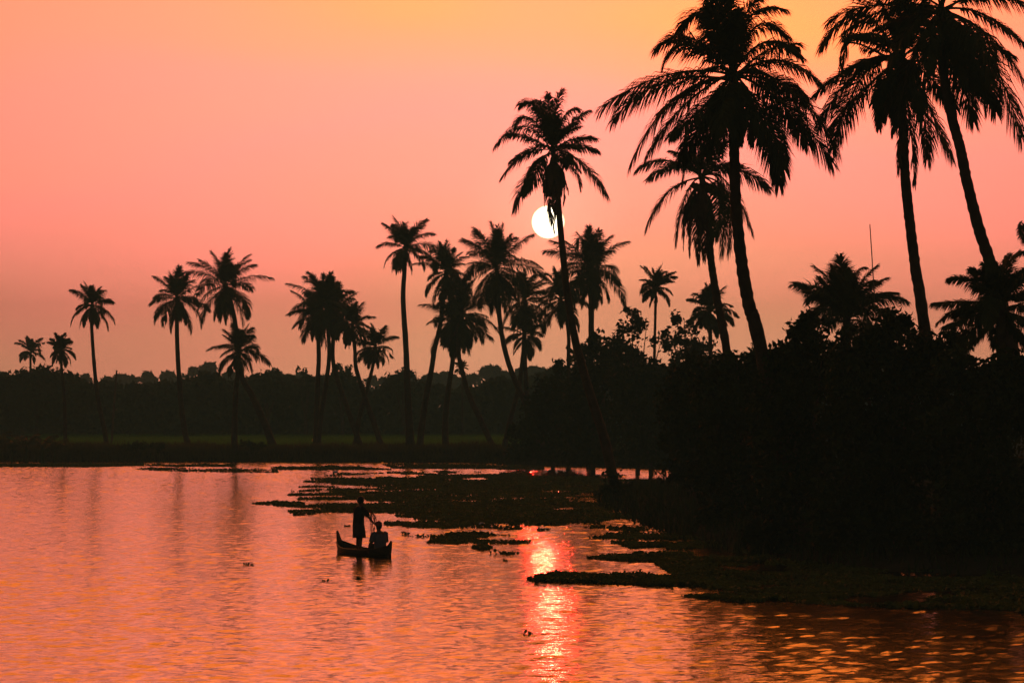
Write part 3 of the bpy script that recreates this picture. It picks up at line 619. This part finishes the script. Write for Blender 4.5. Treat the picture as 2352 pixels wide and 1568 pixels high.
for i, (px, hg) in enumerate([(28, 2.6), (62, 3.1), (98, 2.9), (128, 2.4), (-10, 3.0)]):
    banana(['low banana plant nearest the left frame edge of the far bank', 'tallest banana plant in the clump at far left', 'leafy banana plant right of the tallest one in the clump',
            'smallest banana plant at the right end of the clump beside the slim palm', 'banana plant cut by the left frame edge'][i], px, D(1036), hg, 40 + i)

# ---------------------------------------------------------------- field, grass and reeds
fx0, fx1 = -80, 30
v = [(fx0, 289, 0), (fx1, 289, 0), (fx1 + 20, 402, 0), (fx0 - 40, 402, 0)]
FX, FY = np.meshgrid(np.linspace(-80, 20, 40), np.linspace(289, 402, 40))
FZ = ground_z(FX, FY) + .05
q = (np.arange(39)[:, None] * 40 + np.arange(39)[None, :]).ravel()
tag(mk('paddy_field', np.stack([FX, FY, FZ], -1), np.stack([q, q + 1, q + 41, q + 40], -1), M['paddy'], smooth=True), kind='structure')
def blades(name, x, y, hgt, wid, m, lean=.3, z0=None):
    k = len(x); z = ground_z(x, y) if z0 is None else np.full(k, z0)
    a = rs.uniform(0, math.pi, k); hw = wid * rs.uniform(.7, 1.3, k) * .5; hh = hgt * rs.uniform(.55, 1.2, k)
    dx, dy = np.cos(a) * hw, np.sin(a) * hw
    v = np.stack([np.stack([x - dx, y - dy, z - .03], -1), np.stack([x + dx, y + dy, z - .03], -1),
                  np.stack([x + rs.normal(size=k) * lean * hh, y + rs.normal(size=k) * lean * hh, z + hh], -1)], 1).reshape(-1, 3)
    return tag(mk(name, v, np.arange(3 * k).reshape(-1, 3), M[m]), kind='stuff')
n = 60000
yy = 291 + rs.rand(n) * 109; row = np.round(yy / 2.4) * 2.4
yy = np.where(vnoise(yy / 14, yy * 0, 21) > .25, row + rs.normal(size=n) * .45, yy)
xx = (rs.uniform(60, 1215, n) - CX) * yy / F
ok = fbm(xx * .08, yy * .05, 31) > .30
blades('rice_plants', xx[ok], yy[ok], .42, .14, 'rice')
n = 30000
xx = rs.uniform(-50, 3, n); yy = rs.uniform(279, 291, n); dd = polydist(xx, yy, LAND); ok = (dd > -.3) & (dd < 8)
blades('bank_grass', xx[ok], yy[ok], .25 + .95 * fbm(xx[ok] * .35, yy[ok] * .3, 13) ** 1.5, .10, 'grass')
n = 60000
xx = rs.uniform(-6, 30, n); yy = rs.uniform(96, 290, n); dd = polydist(xx, yy, LAND); ok = (dd > -.4) & (dd < 9) & (fbm(xx * .3, yy * .2, 8) > .22)
blades('bank_undergrowth', xx[ok], yy[ok], .55, .07, 'leaf')

# ---------------------------------------------------------------- floating water plants
def hyacinth(name, x, y, size=.12, hmax=.09, m='hyac'):
    """rounded upright leaves on short stalks standing on the water"""
    k = len(x); z = .012 + rs.rand(k) ** 1.5 * hmax * np.clip(fbm(x * .9, y * .5, 17) * 3.2 - 1.0, .12, 1.3)
    c = np.stack([x, y, z], -1); s = (size * rs.uniform(.6, 1.25, k))[:, None]
    a = rs.uniform(0, 2 * math.pi, k); tl = rs.uniform(.25, 1.35, k)
    nrm = np.stack([np.cos(a) * np.sin(tl), np.sin(a) * np.sin(tl), np.cos(tl)], -1)
    u = np.stack([-np.sin(a), np.cos(a), 0 * a], -1); w_ = np.cross(nrm, u)
    ang = np.linspace(0, 2 * math.pi, 5, endpoint=False)
    v = np.stack([c + s * .5 * (math.cos(q_) * u + 1.15 * math.sin(q_) * w_) for q_ in ang], 1)
    st = np.stack([c * (1, 1, 0) + rs.normal(size=(k, 3)) * (.04, .04, 0) - (0, 0, .02)], 1)
    v = np.concatenate([v, st], 1).reshape(-1, 3); i0 = np.arange(k)[:, None] * 6
    f = np.concatenate([i0 + (0, 1, 2), i0 + (0, 2, 3), i0 + (0, 3, 4), i0 + (3, 4, 5)])
    return v, f
def scatter(poly_px, n, thr, sx=.22, sy=.13, seed=50, edge=0.0):
    """random water points inside a picture polygon, thinned by world-space noise"""
    pw = [((x - CX) * GD(y) / F, GD(y)) for x, y in poly_px]
    xs = [p[0] for p in pw]; ys = [p[1] for p in pw]
    x = rs.uniform(min(xs), max(xs), n); y = rs.uniform(min(ys), max(ys), n)
    dd = polydist(x, y, pw)
    nn = .5 * fbm(x * sx, y * sy, seed) + .5 * fbm(x * .45, y * .32, seed + 7)
    ok = (dd > 0) & (nn > thr + edge * np.clip(1 - dd / 7, 0, 1)) & (polydist(x, y, LAND) < .4)
    return x[ok], y[ok]
parts = []
big = [(640, 1158), (690, 1194), (790, 1209), (900, 1214), (1000, 1216), (1200, 1224), (1290, 1234), (1450, 1240), (1640, 1240), (1640, 1180), (1400, 1165), (1420, 1125), (1600, 1110), (1650, 1098),
       (1480, 1090), (1300, 1091), (1100, 1085), (1000, 1082), (860, 1086), (730, 1092), (700, 1105), (670, 1125), (660, 1140)]
x, y = scatter(big, 200000, .415, .16, .09, 50, .16)
tag(mk('water_hyacinth', *hyacinth('', x, y), M['hyac']), kind='stuff')
def mat_thing(label, poly, n, thr=.42, seed=60, **k):
    x, y = scatter(poly, n, thr, .35, .25, seed)
    if len(x) < 5: x, y = scatter(poly, n, .0, .3, .2, seed)
    c = (float(x.mean()), float(y.mean()), 0)
    o = mk('water_plant_mat', *hyacinth('', x, y, **k), M['hyac'], None, c)
    return tag(o, label, 'water plants', 'mats of floating water plants')
mat_thing('pointed raft of water plants jutting left from the big raft', [(578, 1157), (640, 1153), (700, 1157), (700, 1166), (640, 1162)], 2200, .3)
mat_thing('dark plant strip crossing the sun glitter', [(1210, 1330), (1260, 1323), (1330, 1320), (1500, 1322), (1700, 1326), (1760, 1334), (1740, 1350), (1500, 1346), (1340, 1339), (1230, 1336)], 9000, .3, hmax=.14)
mat_thing('narrow plant strip right of the upper sun glitter', [(1345, 1282), (1420, 1275), (1590, 1276), (1600, 1288), (1450, 1290)], 2600, .34)
mat_thing('small dark plant strip in the water right of the seated man', [(1020, 1229), (1060, 1226), (1122, 1228), (1120, 1235), (1060, 1236)], 1400, .34)
mat_thing('tiny plant strip just off the boat stern', [(978, 1246), (1020, 1243), (1066, 1245), (1050, 1250)], 900, .38)
mat_thing('small clump of plants farthest right of the three near the boat', [(1080, 1258), (1110, 1254), (1130, 1258), (1110, 1264)], 500, .3)
mat_thing('thin plant line floating near the far bank at left', [(308, 1078), (340, 1074), (480, 1077), (640, 1080), (640, 1086), (400, 1083)], 5000, .40, hmax=.10)
mat_thing('low plant line closest to the far bank under the flared foot palm', [(320, 1069), (480, 1067), (540, 1068), (540, 1072), (400, 1072)], 3000, .38, hmax=.10)
mat_thing('plant line near the far bank below the thick palm clump', [(600, 1075), (760, 1071), (850, 1074), (900, 1079), (760, 1080), (640, 1079)], 6000, .40, hmax=.10)
mat_thing('long flat plant belt along the far bank at left edge', [(-30, 1066), (200, 1064), (330, 1065), (330, 1070), (200, 1073), (-30, 1072)], 12000, .25, hmax=.08)
mat_thing('plant belt along the far bank below the row of dense palms', [(880, 1067), (1000, 1066), (1130, 1068), (1250, 1072), (1250, 1079), (1050, 1077), (900, 1076)], 9000, .40, hmax=.10)
mat_thing('patchy plants along the dark right bank', [(1400, 1246), (1700, 1250), (1900, 1265), (2100, 1290), (2400, 1330), (2400, 1410), (2100, 1398), (1850, 1386), (1660, 1366), (1560, 1330), (1500, 1290), (1440, 1256)], 60000, .40, hmax=.10)
mat_thing('ragged plants right below the dark plant strip', [(1400, 1356), (1500, 1354), (1640, 1358), (1800, 1378), (1700, 1384), (1540, 1366)], 5000, .52, hmax=.10)
loose = mat_thing('scattered small plants in the pink water behind the seated man', [(900, 1222), (1000, 1221), (1200, 1232), (1240, 1250), (1180, 1275), (1100, 1270), (1060, 1252), (960, 1236)], 6000, .60, hmax=.08)
if loose: loose['kind'] = 'stuff'
def sprig(label, px, py, s=1.0):
    d = GD(py); c = P(px, py, d); c[2] = 0
    k = int(12 * s); x = c[0] + rs.normal(size=k) * .06 * s; y = c[1] + rs.normal(size=k) * .06 * s
    o = mk('plant_sprig', *hyacinth('', x, y, .075, .10 * s), M['hyac'], None, c)
    tag(o, label, 'water plant', 'loose plant sprigs on the open water')
sprig('lone sprig floating on open water left of the boat', 575, 1297, 1.1)
sprig('speck of plant floating below and left of the boat', 745, 1334, .6)
sprig('speck of plant floating left of the lower sun glitter', 1218, 1456, .7)
sprig('tiny sprig floating below the plant clumps, left of the upper sun glitter', 1160, 1288, .9)
sprig('speck of plant on the water close under the boat', 822, 1330, .6)

# litter caught in the plants
def litter(label, px, py, s):
    d = GD(py); c = P(px, py, d); c[2] = .06
    u = rs.normal(size=(60, 3)); u /= np.linalg.norm(u, axis=1)[:, None]
    import bmesh
    bm = bmesh.new()
    for q_ in u: bm.verts.new(tuple(q_ * np.array((1.0, .8, .45)) * s * rs.uniform(.6, 1.0)))
    bmesh.ops.convex_hull(bm, input=bm.verts[:])
    me = bpy.data.meshes.new('plastic_bag'); bm.to_mesh(me); bm.free(); me.materials.append(M['plastic'])
    o = bpy.data.objects.new('plastic_bag', me); C.objects.link(o); o.location = c
    tag(o, label, 'plastic bag', 'white plastic litter among the water plants')
litter('white plastic bag on the plants near the far bank below the slanting trunk', 660, 1076, .20)
litter('pale plastic bag on the plants near the far bank below the thick clump', 770, 1085, .22)
litter('white plastic scrap on the plant raft right of the fishermen', 1107, 1206, .15)
def marker(label, px, py, z, hgt, wid, m, name, cat):
    d = GD(py, z); b0 = P(px, py, d); b0[2] = float(ground_z(b0[0], b0[1]))
    acc = Acc(); acc.add(*tube([b0, b0 + (0, 0, hgt * .5), b0 + (0.02, 0, hgt)], [wid * .42, wid * .5, wid * .3], 7))
    tag(mk(name, *acc.get(), M[m], None, b0), label, cat)
marker('small yellow marker at the foot of the straight clump palm', 718, 1020, .85, .55, .2, 'yellow', 'field_marker', 'marker')
marker('small white marker at the far edge of the field behind the clump', 715, 1003, .85, .4, .18, 'plastic', 'field_marker', 'marker')
marker('small white marker in the far field left of the curved trunk palm', 890, 1003, .85, .35, .18, 'plastic', 'field_marker', 'marker')

# ---------------------------------------------------------------- boat
A, B = P(777, 1268, GD(1268.0)), P(896, 1279, GD(1279.0))
A[2] = B[2] = 0
ax_u = B - A; BL = float(np.linalg.norm(ax_u)); ax_u /= BL; ax_v = np.cross((0, 0, 1.0), ax_u)     # u runs bow (far, left) to stern (near, right)
def boat_pt(s, v_, z): return A + ax_u * (s * BL) + ax_v * v_ + np.array((0, 0, z))
def beam(s): return .44 * np.clip(np.sin(math.pi * np.clip(s, 0, 1)), 0, 1) ** .62 + .012
def sheer(s): return .16 + .22 * np.clip(1 - s / .38, 0, 1) ** 2.0 + .17 * np.clip((s - .64) / .36, 0, 1) ** 2.0
boat = empty('fishing_canoe', A + ax_u * BL / 2); bo = np.array(boat.location)
tag(boat, 'small dark wooden canoe with upswept pointed ends carrying two fishermen', 'boat')
ns, npf = 25, 13
def hull_grid(off, zfloor):
    g = []
    for s in np.linspace(0, 1, ns):
        row = []
        for a in np.linspace(-1, 1, npf):
            bb = max(.006, beam(s) - off); prof = abs(a) ** 1.7
            zk = zfloor + .28 * (1 - math.sin(math.pi * s) ** .5)
            row.append(boat_pt(off * .4 / BL + s * (1 - .8 * off / BL), bb * np.sign(a) * (1 - (1 - abs(a)) ** 1.8), zk + (sheer(s) - zk) * prof))
        g.append(row)
    return np.array(g)
go, gi = hull_grid(0, -.13), hull_grid(.028, -.09)
q = (np.arange(ns - 1)[:, None] * npf + np.arange(npf - 1)[None, :]).ravel()
quad = np.stack([q, q + 1, q + npf + 1, q + npf], -1)
mk('hull', go.reshape(-1, 3), quad, M['hull'], boat, bo, True)
mk('inner_planking', gi.reshape(-1, 3), quad[:, ::-1], M['inner'], boat, bo, True)
for side in (0, npf - 1):
    mk('gunwale', *tube(.5 * (go[:, side] + gi[:, side]) + (0, 0, .008), .026, 7), M['hull'], boat, bo, True)
for s0, dr_, hz in ((0.0, -1, .68), (1.0, 1, .49)):       # each end runs up into a tapered, outward raked fin
    prof = [(.05, -.13), (.0, .10), (.06, hz * .62), (.11, hz), (.06, hz + .015), (.0, hz * .93), (-.10, hz * .74), (-.24, sheer(.06 if s0 == 0 else .94) + .03), (-.26, .12), (-.16, -.06)]
    pl = []
    for sv in (-1, 1):
        for a_, z_ in prof: pl.append(boat_pt(s0 + dr_ * a_ / BL, sv * (.036 if z_ < hz * .8 else .020), z_))
    k = len(prof); f = [(i, (i + 1) % k, k + (i + 1) % k) for i in range(k)] + [(i, k + (i + 1) % k, k + i) for i in range(k)]
    for b0 in (0, k): f += [(b0 + 8, b0 + i, b0 + i + 1) for i in range(0, 7)] + [(b0 + 8, b0 + 9, b0 + 0)]
    mk('stem_post', pl, f, M['hull'], boat, bo)
def plank(name, s, z, wd, th=.03):
    hb = beam(s) - .05
    v = [boat_pt(s + e * wd / BL / 2, sv * hb, z + k * th) for e in (-1, 1) for sv in (-1, 1) for k in (0, 1)]
    f = [(0, 1, 3, 2), (4, 6, 7, 5), (0, 4, 5, 1), (2, 3, 7, 6), (1, 5, 7, 3), (0, 2, 6, 4)]
    mk(name, v, f, M['inner'], boat, bo)
plank('thwart', .30, .14, .16); plank('thwart', .80, .14, .22)
for sv in (-.2, -.065, .07, .205):
    v = [boat_pt(s, sv + e * .062, -.055 + k * .02) for s in (.2, .8) for e in (-1, 1) for k in (0, 1)]
    mk('floor_board', v, [(0, 1, 3, 2), (4, 6, 7, 5), (0, 4, 5, 1), (2, 3, 7, 6), (1, 5, 7, 3), (0, 2, 6, 4)], M['inner'], boat, bo)

# ---------------------------------------------------------------- people
def skinned(name, joints, edges, m, parent, sub=2):
    """one continuous surface grown round a joint skeleton; joints = {key: (x, y, z, rx[, ry])}"""
    keys = list(joints); idx = {k: i for i, k in enumerate(keys)}
    me = bpy.data.meshes.new(name); me.from_pydata([joints[k][:3] for k in keys], [(idx[a], idx[b_]) for a, b_ in edges], [])
    o = bpy.data.objects.new(name, me); C.objects.link(o)
    me_sk = o.modifiers.new('skin', 'SKIN'); me_sk.use_smooth_shade = True
    for k in keys:
        sv = me.skin_vertices[0].data[idx[k]]; j = joints[k]
        sv.radius = (j[3], j[4] if len(j) > 4 else j[3]); sv.use_root = (k == keys[0])
    o.modifiers.new('sub', 'SUBSURF').levels = sub
    o.modifiers['sub'].render_levels = sub
    bpy.context.view_layer.update()
    ev = o.evaluated_get(bpy.context.evaluated_depsgraph_get())
    me2 = bpy.data.meshes.new_from_object(ev); me2.name = name
    o.modifiers.clear(); o.data = me2; bpy.data.meshes.remove(me)
    me2.materials.clear(); me2.materials.append(m)
    o.parent = parent
    return o
def loft(rings, sides=16):
    """rings = (cx, cy, cz, rx, ry); an open garment tube with a turned-in hem"""
    acc = []; a = np.linspace(0, 2 * math.pi, sides, endpoint=False)
    for cx_, cy_, cz_, rx, ry in rings:
        wob = 1 + .03 * np.sin(a * 5 + cz_ * 9)
        acc.append(np.stack([cx_ + rx * np.cos(a) * wob, cy_ + ry * np.sin(a) * wob, np.full(sides, cz_)], -1))
    v = np.concatenate(acc); f = []
    for i in range(len(rings) - 1):
        for j in range(sides):
            p, q_ = i * sides + j, i * sides + (j + 1) % sides; f.append((p, q_, q_ + sides, p + sides))
    return v, np.array(f)
def fingers(J, Ed, side, wrist, fwd, lat):
    """palm, four unequal bent fingers and a thumb from the wrist along fwd; lat points to the thumb side"""
    wv = np.array(wrist); fwd = np.array(fwd, float); fwd /= np.linalg.norm(fwd); lat = np.array(lat, float); lat -= fwd * lat.dot(fwd); lat /= np.linalg.norm(lat)
    cur = np.cross(fwd, lat)
    pk = 'palm' + side; J[pk] = (*(wv + fwd * .055), .026, .018); Ed.append(('wrist' + side, pk))
    for i, (o_, ln) in enumerate(((.030, .070), (.010, .078), (-.011, .072), (-.031, .056))):
        a_ = wv + fwd * .095 + lat * o_; b_ = a_ + fwd * ln * .5 + cur * .018; c_ = b_ + fwd * ln * .25 + cur * ln * .45
        for t_, pt, r_ in (('a', a_, .0105), ('b', b_, .0095), ('c', c_, .008)): J[f'f{i}{t_}{side}'] = (*pt, r_)
        Ed += [(pk, f'f{i}a{side}'), (f'f{i}a{side}', f'f{i}b{side}'), (f'f{i}b{side}', f'f{i}c{side}')]
    a_ = wv + fwd * .035 + lat * .036; b_ = a_ + fwd * .030 + lat * .024 + cur * .01; c_ = b_ + fwd * .028 + cur * .014
    for t_, pt, r_ in (('a', a_, .012), ('b', b_, .0105), ('c', c_, .0085)): J[f't{t_}{side}'] = (*pt, r_)
    Ed += [('wrist' + side, 'ta' + side), ('ta' + side, 'tb' + side), ('tb' + side, 'tc' + side)]
def head(J, Ed, c):
    """skull, jaw, nose and ears on the neck; looks along +x"""
    x, y, z = c
    J['neck'] = (x - .03, y, z - .17, .058); J['jaw'] = (x + .012, y, z - .07, .068, .066); J['skull'] = (x - .005, y, z + .015, .090, .080); J['top'] = (x - .012, y, z + .085, .062)
    J['nose'] = (x + .098, y, z - .022, .014); J['brow'] = (x + .07, y, z + .01, .036); J['mouth'] = (x + .07, y, z - .068, .028)
    J['ear_l'] = (x - .012, y + .088, z - .012, .018); J['ear_r'] = (x - .012, y - .088, z - .012, .018)
    Ed += [('neck', 'jaw'), ('jaw', 'skull'), ('skull', 'top'), ('skull', 'brow'), ('brow', 'nose'), ('jaw', 'mouth'), ('skull', 'ear_l'), ('skull', 'ear_r')]
def hair_cap(c, parent, m, name, drop=.3, grow=1.13):
    x, y, z = c; v, f = [], []
    nu, nv = 14, 8
    for i in range(nv + 1):
        for j in range(nu):
            az = 2 * math.pi * j / nu; lim = math.pi * (.5 + drop * (.5 - .5 * math.cos(az)) - .12 * (math.cos(az) > .3))      # lower at the nape than over the brow
            ph = lim * i / nv
            v.append((x - .008 + .103 * grow * math.sin(ph) * math.cos(az), y + .090 * grow * math.sin(ph) * math.sin(az), z + .02 + .118 * grow * math.cos(ph)))
    for i in range(nv):
        for j in range(nu):
            p, q_ = i * nu + j, i * nu + (j + 1) % nu; f.append((p, q_, q_ + nu, p + nu))
    o = mk(name, v, f, m, parent, (0, 0, 0), True); return o

yaw_u = math.atan2(ax_u[1], ax_u[0])
# standing fisherman: half turned to the right, hauling the net
sp_ = boat_pt(.40, 0.0, -.035)
st = empty('person', sp_, R(38)); st.scale = (1.04,) * 3; tag(st, 'standing man in dark shirt and knee length wrap hauling a net in the canoe', 'person')
J, Ed = {}, []
J['pelvis'] = (0, 0, .93, .12, .15); J['waist'] = (.0, 0, 1.08, .105, .135); J['chest'] = (.02, 0, 1.30, .125, .17); J['collar'] = (.03, 0, 1.43, .075, .10)
Ed += [('pelvis', 'waist'), ('waist', 'chest'), ('chest', 'collar')]
hc = (.085, 0, 1.625); head(J, Ed, hc); Ed.append(('collar', 'neck'))
for sd, k in (('l', 1), ('r', -1)):
    J['hip' + sd] = (0, .095 * k, .87, .095); J['knee' + sd] = (.03 + .02 * k, .10 * k, .49, .058); J['ankle' + sd] = (-.01 + .03 * k, .105 * k, .085, .040)
    J['heel' + sd] = (-.04 + .03 * k, .105 * k, .03, .030); J['toe' + sd] = (.17 + .03 * k, .125 * k, .025, .026, .04)
    Ed += [('pelvis', 'hip' + sd), ('hip' + sd, 'knee' + sd), ('knee' + sd, 'ankle' + sd), ('ankle' + sd, 'heel' + sd), ('ankle' + sd, 'toe' + sd)]
    J['sho' + sd] = (.03, .195 * k, 1.385, .062); Ed.append(('collar', 'sho' + sd))
J['elbl'] = (.20, .24, 1.16, .044); J['wristl'] = (.36, .10, 1.30, .030)
J['elbr'] = (.20, -.25, 1.14, .044); J['wristr'] = (.42, -.14, .98, .030)
for sd in 'lr': Ed += [('sho' + sd, 'elb' + sd), ('elb' + sd, 'wrist' + sd)]
fingers(J, Ed, 'l', J['wristl'][:3], (.75, -.3, .25), (0, -.4, 1)); fingers(J, Ed, 'r', J['wristr'][:3], (.8, .2, -.45), (0, .5, 1))
skinned('body', J, Ed, M['skin'], st)
hair_cap(hc, st, M['hair'], 'hair', .30)
mk('shirt', *loft([(0, 0, .80, .165, .205), (0, 0, .95, .16, .20), (.0, 0, 1.10, .15, .19), (.02, 0, 1.28, .165, .215), (.03, 0, 1.38, .135, .20), (.035, 0, 1.45, .09, .11), (.04, 0, 1.475, .07, .075)]), M['dark'], st, (0, 0, 0), True)
for sd, k in (('l', 1), ('r', -1)):
    a_, b_ = np.array(J['sho' + sd][:3]), np.array(J['elb' + sd][:3])
    mk('sleeve', *tube([a_ + (0, -.05 * k, .02), a_, a_ + (b_ - a_) * .5, a_ + (b_ - a_) * .85], [.07, .085, .078, .074], 10, cap=False), M['dark'], st, (0, 0, 0), True)
mk('wrap', *loft([(0, 0, 1.0, .155, .195), (0, 0, .90, .165, .205), (.01, 0, .75, .175, .215), (.015, 0, .60, .18, .225), (.02, 0, .53, .19, .235), (.02, 0, .53, .17, .215)]), M['lungi'], st, (0, 0, 0), True)

# seated fisherman: back to us, on the stern thwart
sp_ = boat_pt(.80, 0.03, .12)
se = empty('person', sp_, R(118)); tag(se, 'seated man with maroon cap and grey shirt, back turned, in the stern of the canoe', 'person')
J, Ed = {}, []
J['pelvis'] = (0, 0, .12, .13, .16); J['waist'] = (-.01, 0, .27, .115, .145); J['chest'] = (.03, 0, .48, .13, .175); J['collar'] = (.06, 0, .60, .08, .10)
Ed += [('pelvis', 'waist'), ('waist', 'chest'), ('chest', 'collar')]
hc = (.115, 0, .79); head(J, Ed, hc); Ed.append(('collar', 'neck'))
for sd, k in (('l', 1), ('r', -1)):
    J['hip' + sd] = (.06, .10 * k, .09, .10); J['knee' + sd] = (.40, .16 * k, .22, .062); J['ankle' + sd] = (.50, .13 * k, -.13, .042); J['toe' + sd] = (.66, .15 * k, -.165, .03, .04)
    Ed += [('pelvis', 'hip' + sd), ('hip' + sd, 'knee' + sd), ('knee' + sd, 'ankle' + sd), ('ankle' + sd, 'toe' + sd)]
    J['sho' + sd] = (.05, .195 * k, .56, .064); Ed.append(('collar', 'sho' + sd))
J['elbl'] = (.00, .315, .33, .045); J['wristl'] = (.05, .375, .10, .031)
J['elbr'] = (.13, -.27, .32, .045); J['wristr'] = (.33, -.20, .27, .031)
for sd in 'lr': Ed += [('sho' + sd, 'elb' + sd), ('elb' + sd, 'wrist' + sd)]
fingers(J, Ed, 'l', J['wristl'][:3], (.35, .05, -.8), (1, 0, .4)); fingers(J, Ed, 'r', J['wristr'][:3], (.9, .1, -.3), (0, 1, .2))
skinned('body', J, Ed, M['skin'], se)
hair_cap(hc, se, M['hair'], 'hair', .26, 1.08)
hair_cap((hc[0], hc[1], hc[2] + .012), se, M['cap'], 'cap', .02, 1.2)
mk('shirt', *loft([(0, 0, .0, .175, .205), (-.005, 0, .14, .17, .20), (-.01, 0, .27, .155, .19), (.02, 0, .42, .17, .22), (.05, 0, .55, .145, .205), (.065, 0, .62, .10, .12), (.07, 0, .655, .072, .076)]), M['shirt'], se, (0, 0, 0), True)
for sd, k in (('l', 1), ('r', -1)):
    a_, b_ = np.array(J['sho' + sd][:3]), np.array(J['elb' + sd][:3])
    mk('sleeve', *tube([a_ + (0, -.05 * k, .02), a_, a_ + (b_ - a_) * .5, a_ + (b_ - a_) * 1.0], [.07, .09, .08, .072], 10, cap=False), M['shirt'], se, (0, 0, 0), True)
for sd in 'lr':
    a_, b_ = np.array(J['hip' + sd][:3]), np.array(J['knee' + sd][:3])
    mk('shorts_leg', *tube([a_ - (.08, 0, 0), a_, a_ + (b_ - a_) * .6, b_ - (b_ - a_) * .06], [.10, .118, .10, .088], 10), M['dark'], se, (0, 0, 0), True)

# the net between the standing man's hands and the boat
Ms = Matrix.Translation(Vector(boat_pt(.40, 0.0, -.035))) @ Matrix.Rotation(R(38), 4, 'Z') @ Matrix.Scale(1.04, 4)
h1 = np.array(Ms @ Vector((.47, .04, 1.33))); h2 = np.array(Ms @ Vector((.53, -.11, .91)))
lowp = boat_pt(.57, .05, .02)
acc = Acc()
for i in range(9):
    o_ = rs.uniform(-.05, .05, 3); mid = .5 * (h1 + h2) + (h2 - h1)[[0, 1, 2]] * 0 + np.array((.06, 0, 0)) + o_
    acc.add(*tube(spline([h1 + o_ * .2, mid, h2 + o_ * .2], 8), .006, 4))
    e = lowp + np.array((rs.uniform(-.10, .16), rs.uniform(-.1, .1), rs.uniform(-.03, .05)))
    acc.add(*tube(spline([(h1 if i < 5 else h2) + o_ * .2, .5 * (h2 + e) + (rs.uniform(-.10, .02), rs.uniform(-.05, .05), 0), e], 10), .007, 4))
for i in range(22):                                  # loose folds heaped on the floor of the boat
    a_ = lowp + rs.uniform(-1, 1, 3) * (.2, .25, .04); acc.add(*tube(spline([a_, a_ + rs.uniform(-.12, .12, 3) * (1, 1, .6), a_ + rs.uniform(-.2, .2, 3) * (1, 1, .4)], 6), .008, 4))
tag(mk('fishing_net', *acc.get(), M['net'], None, lowp), 'thin reddish fishing net hanging from the standing man\'s hands into the canoe', 'fishing net')

# ---------------------------------------------------------------- the sun's disc, far outside the air of the place
SR = 9000.0
import bmesh
bm = bmesh.new(); bmesh.ops.create_uvsphere(bm, u_segments=48, v_segments=32, radius=SR * math.tan(39 / F))
me = bpy.data.meshes.new('sun'); bm.to_mesh(me); bm.free()
for p_ in me.polygons: p_.use_smooth = True
sm = bpy.data.materials.new('sun_glow'); sm.use_nodes = True; t = sm.node_tree; t.nodes.clear()
em = t.nodes.new('ShaderNodeEmission'); lw = t.nodes.new('ShaderNodeLayerWeight'); lw.inputs[0].default_value = .5
cr = t.nodes.new('ShaderNodeValToRGB'); cr.color_ramp.elements[0].position = .5; cr.color_ramp.elements[0].color = (1, .82, .55, 1); cr.color_ramp.elements[1].position = .9; cr.color_ramp.elements[1].color = (.35, .075, .006, 1)
t.links.new(lw.outputs['Facing'], cr.inputs[0]); t.links.new(cr.outputs[0], em.inputs[0]); em.inputs[1].default_value = 4.2
out = t.nodes.new('ShaderNodeOutputMaterial'); t.links.new(em.outputs[0], out.inputs[0]); me.materials.append(sm)
sun = bpy.data.objects.new('sun', me); C.objects.link(sun); sun.location = Vector((0, 0, CH)) + SD * SR
tag(sun, 'glowing white setting sun partly behind the leaning palm trunk', 'sun')

# ---------------------------------------------------------------- haze
hz = mk('haze', [(x, y, z) for z in (-2.6, 34) for x, y in ((-560, -120), (560, -120), (560, 1050), (-560, 1050))],
        [(0, 3, 2, 1), (4, 5, 6, 7), (0, 1, 5, 4), (1, 2, 6, 5), (2, 3, 7, 6), (3, 0, 4, 7)], M['soil'])
hm = bpy.data.materials.new('air'); hm.use_nodes = True; t = hm.node_tree; t.nodes.clear()
pv = t.nodes.new('ShaderNodeVolumePrincipled'); pv.inputs['Color'].default_value = (.27, .82, .95, 1); pv.inputs['Density'].default_value = .00085; pv.inputs['Anisotropy'].default_value = 0.0
out = t.nodes.new('ShaderNodeOutputMaterial'); t.links.new(pv.outputs[0], out.inputs['Volume'])
hz.data.materials.clear(); hz.data.materials.append(hm); tag(hz, kind='stuff')
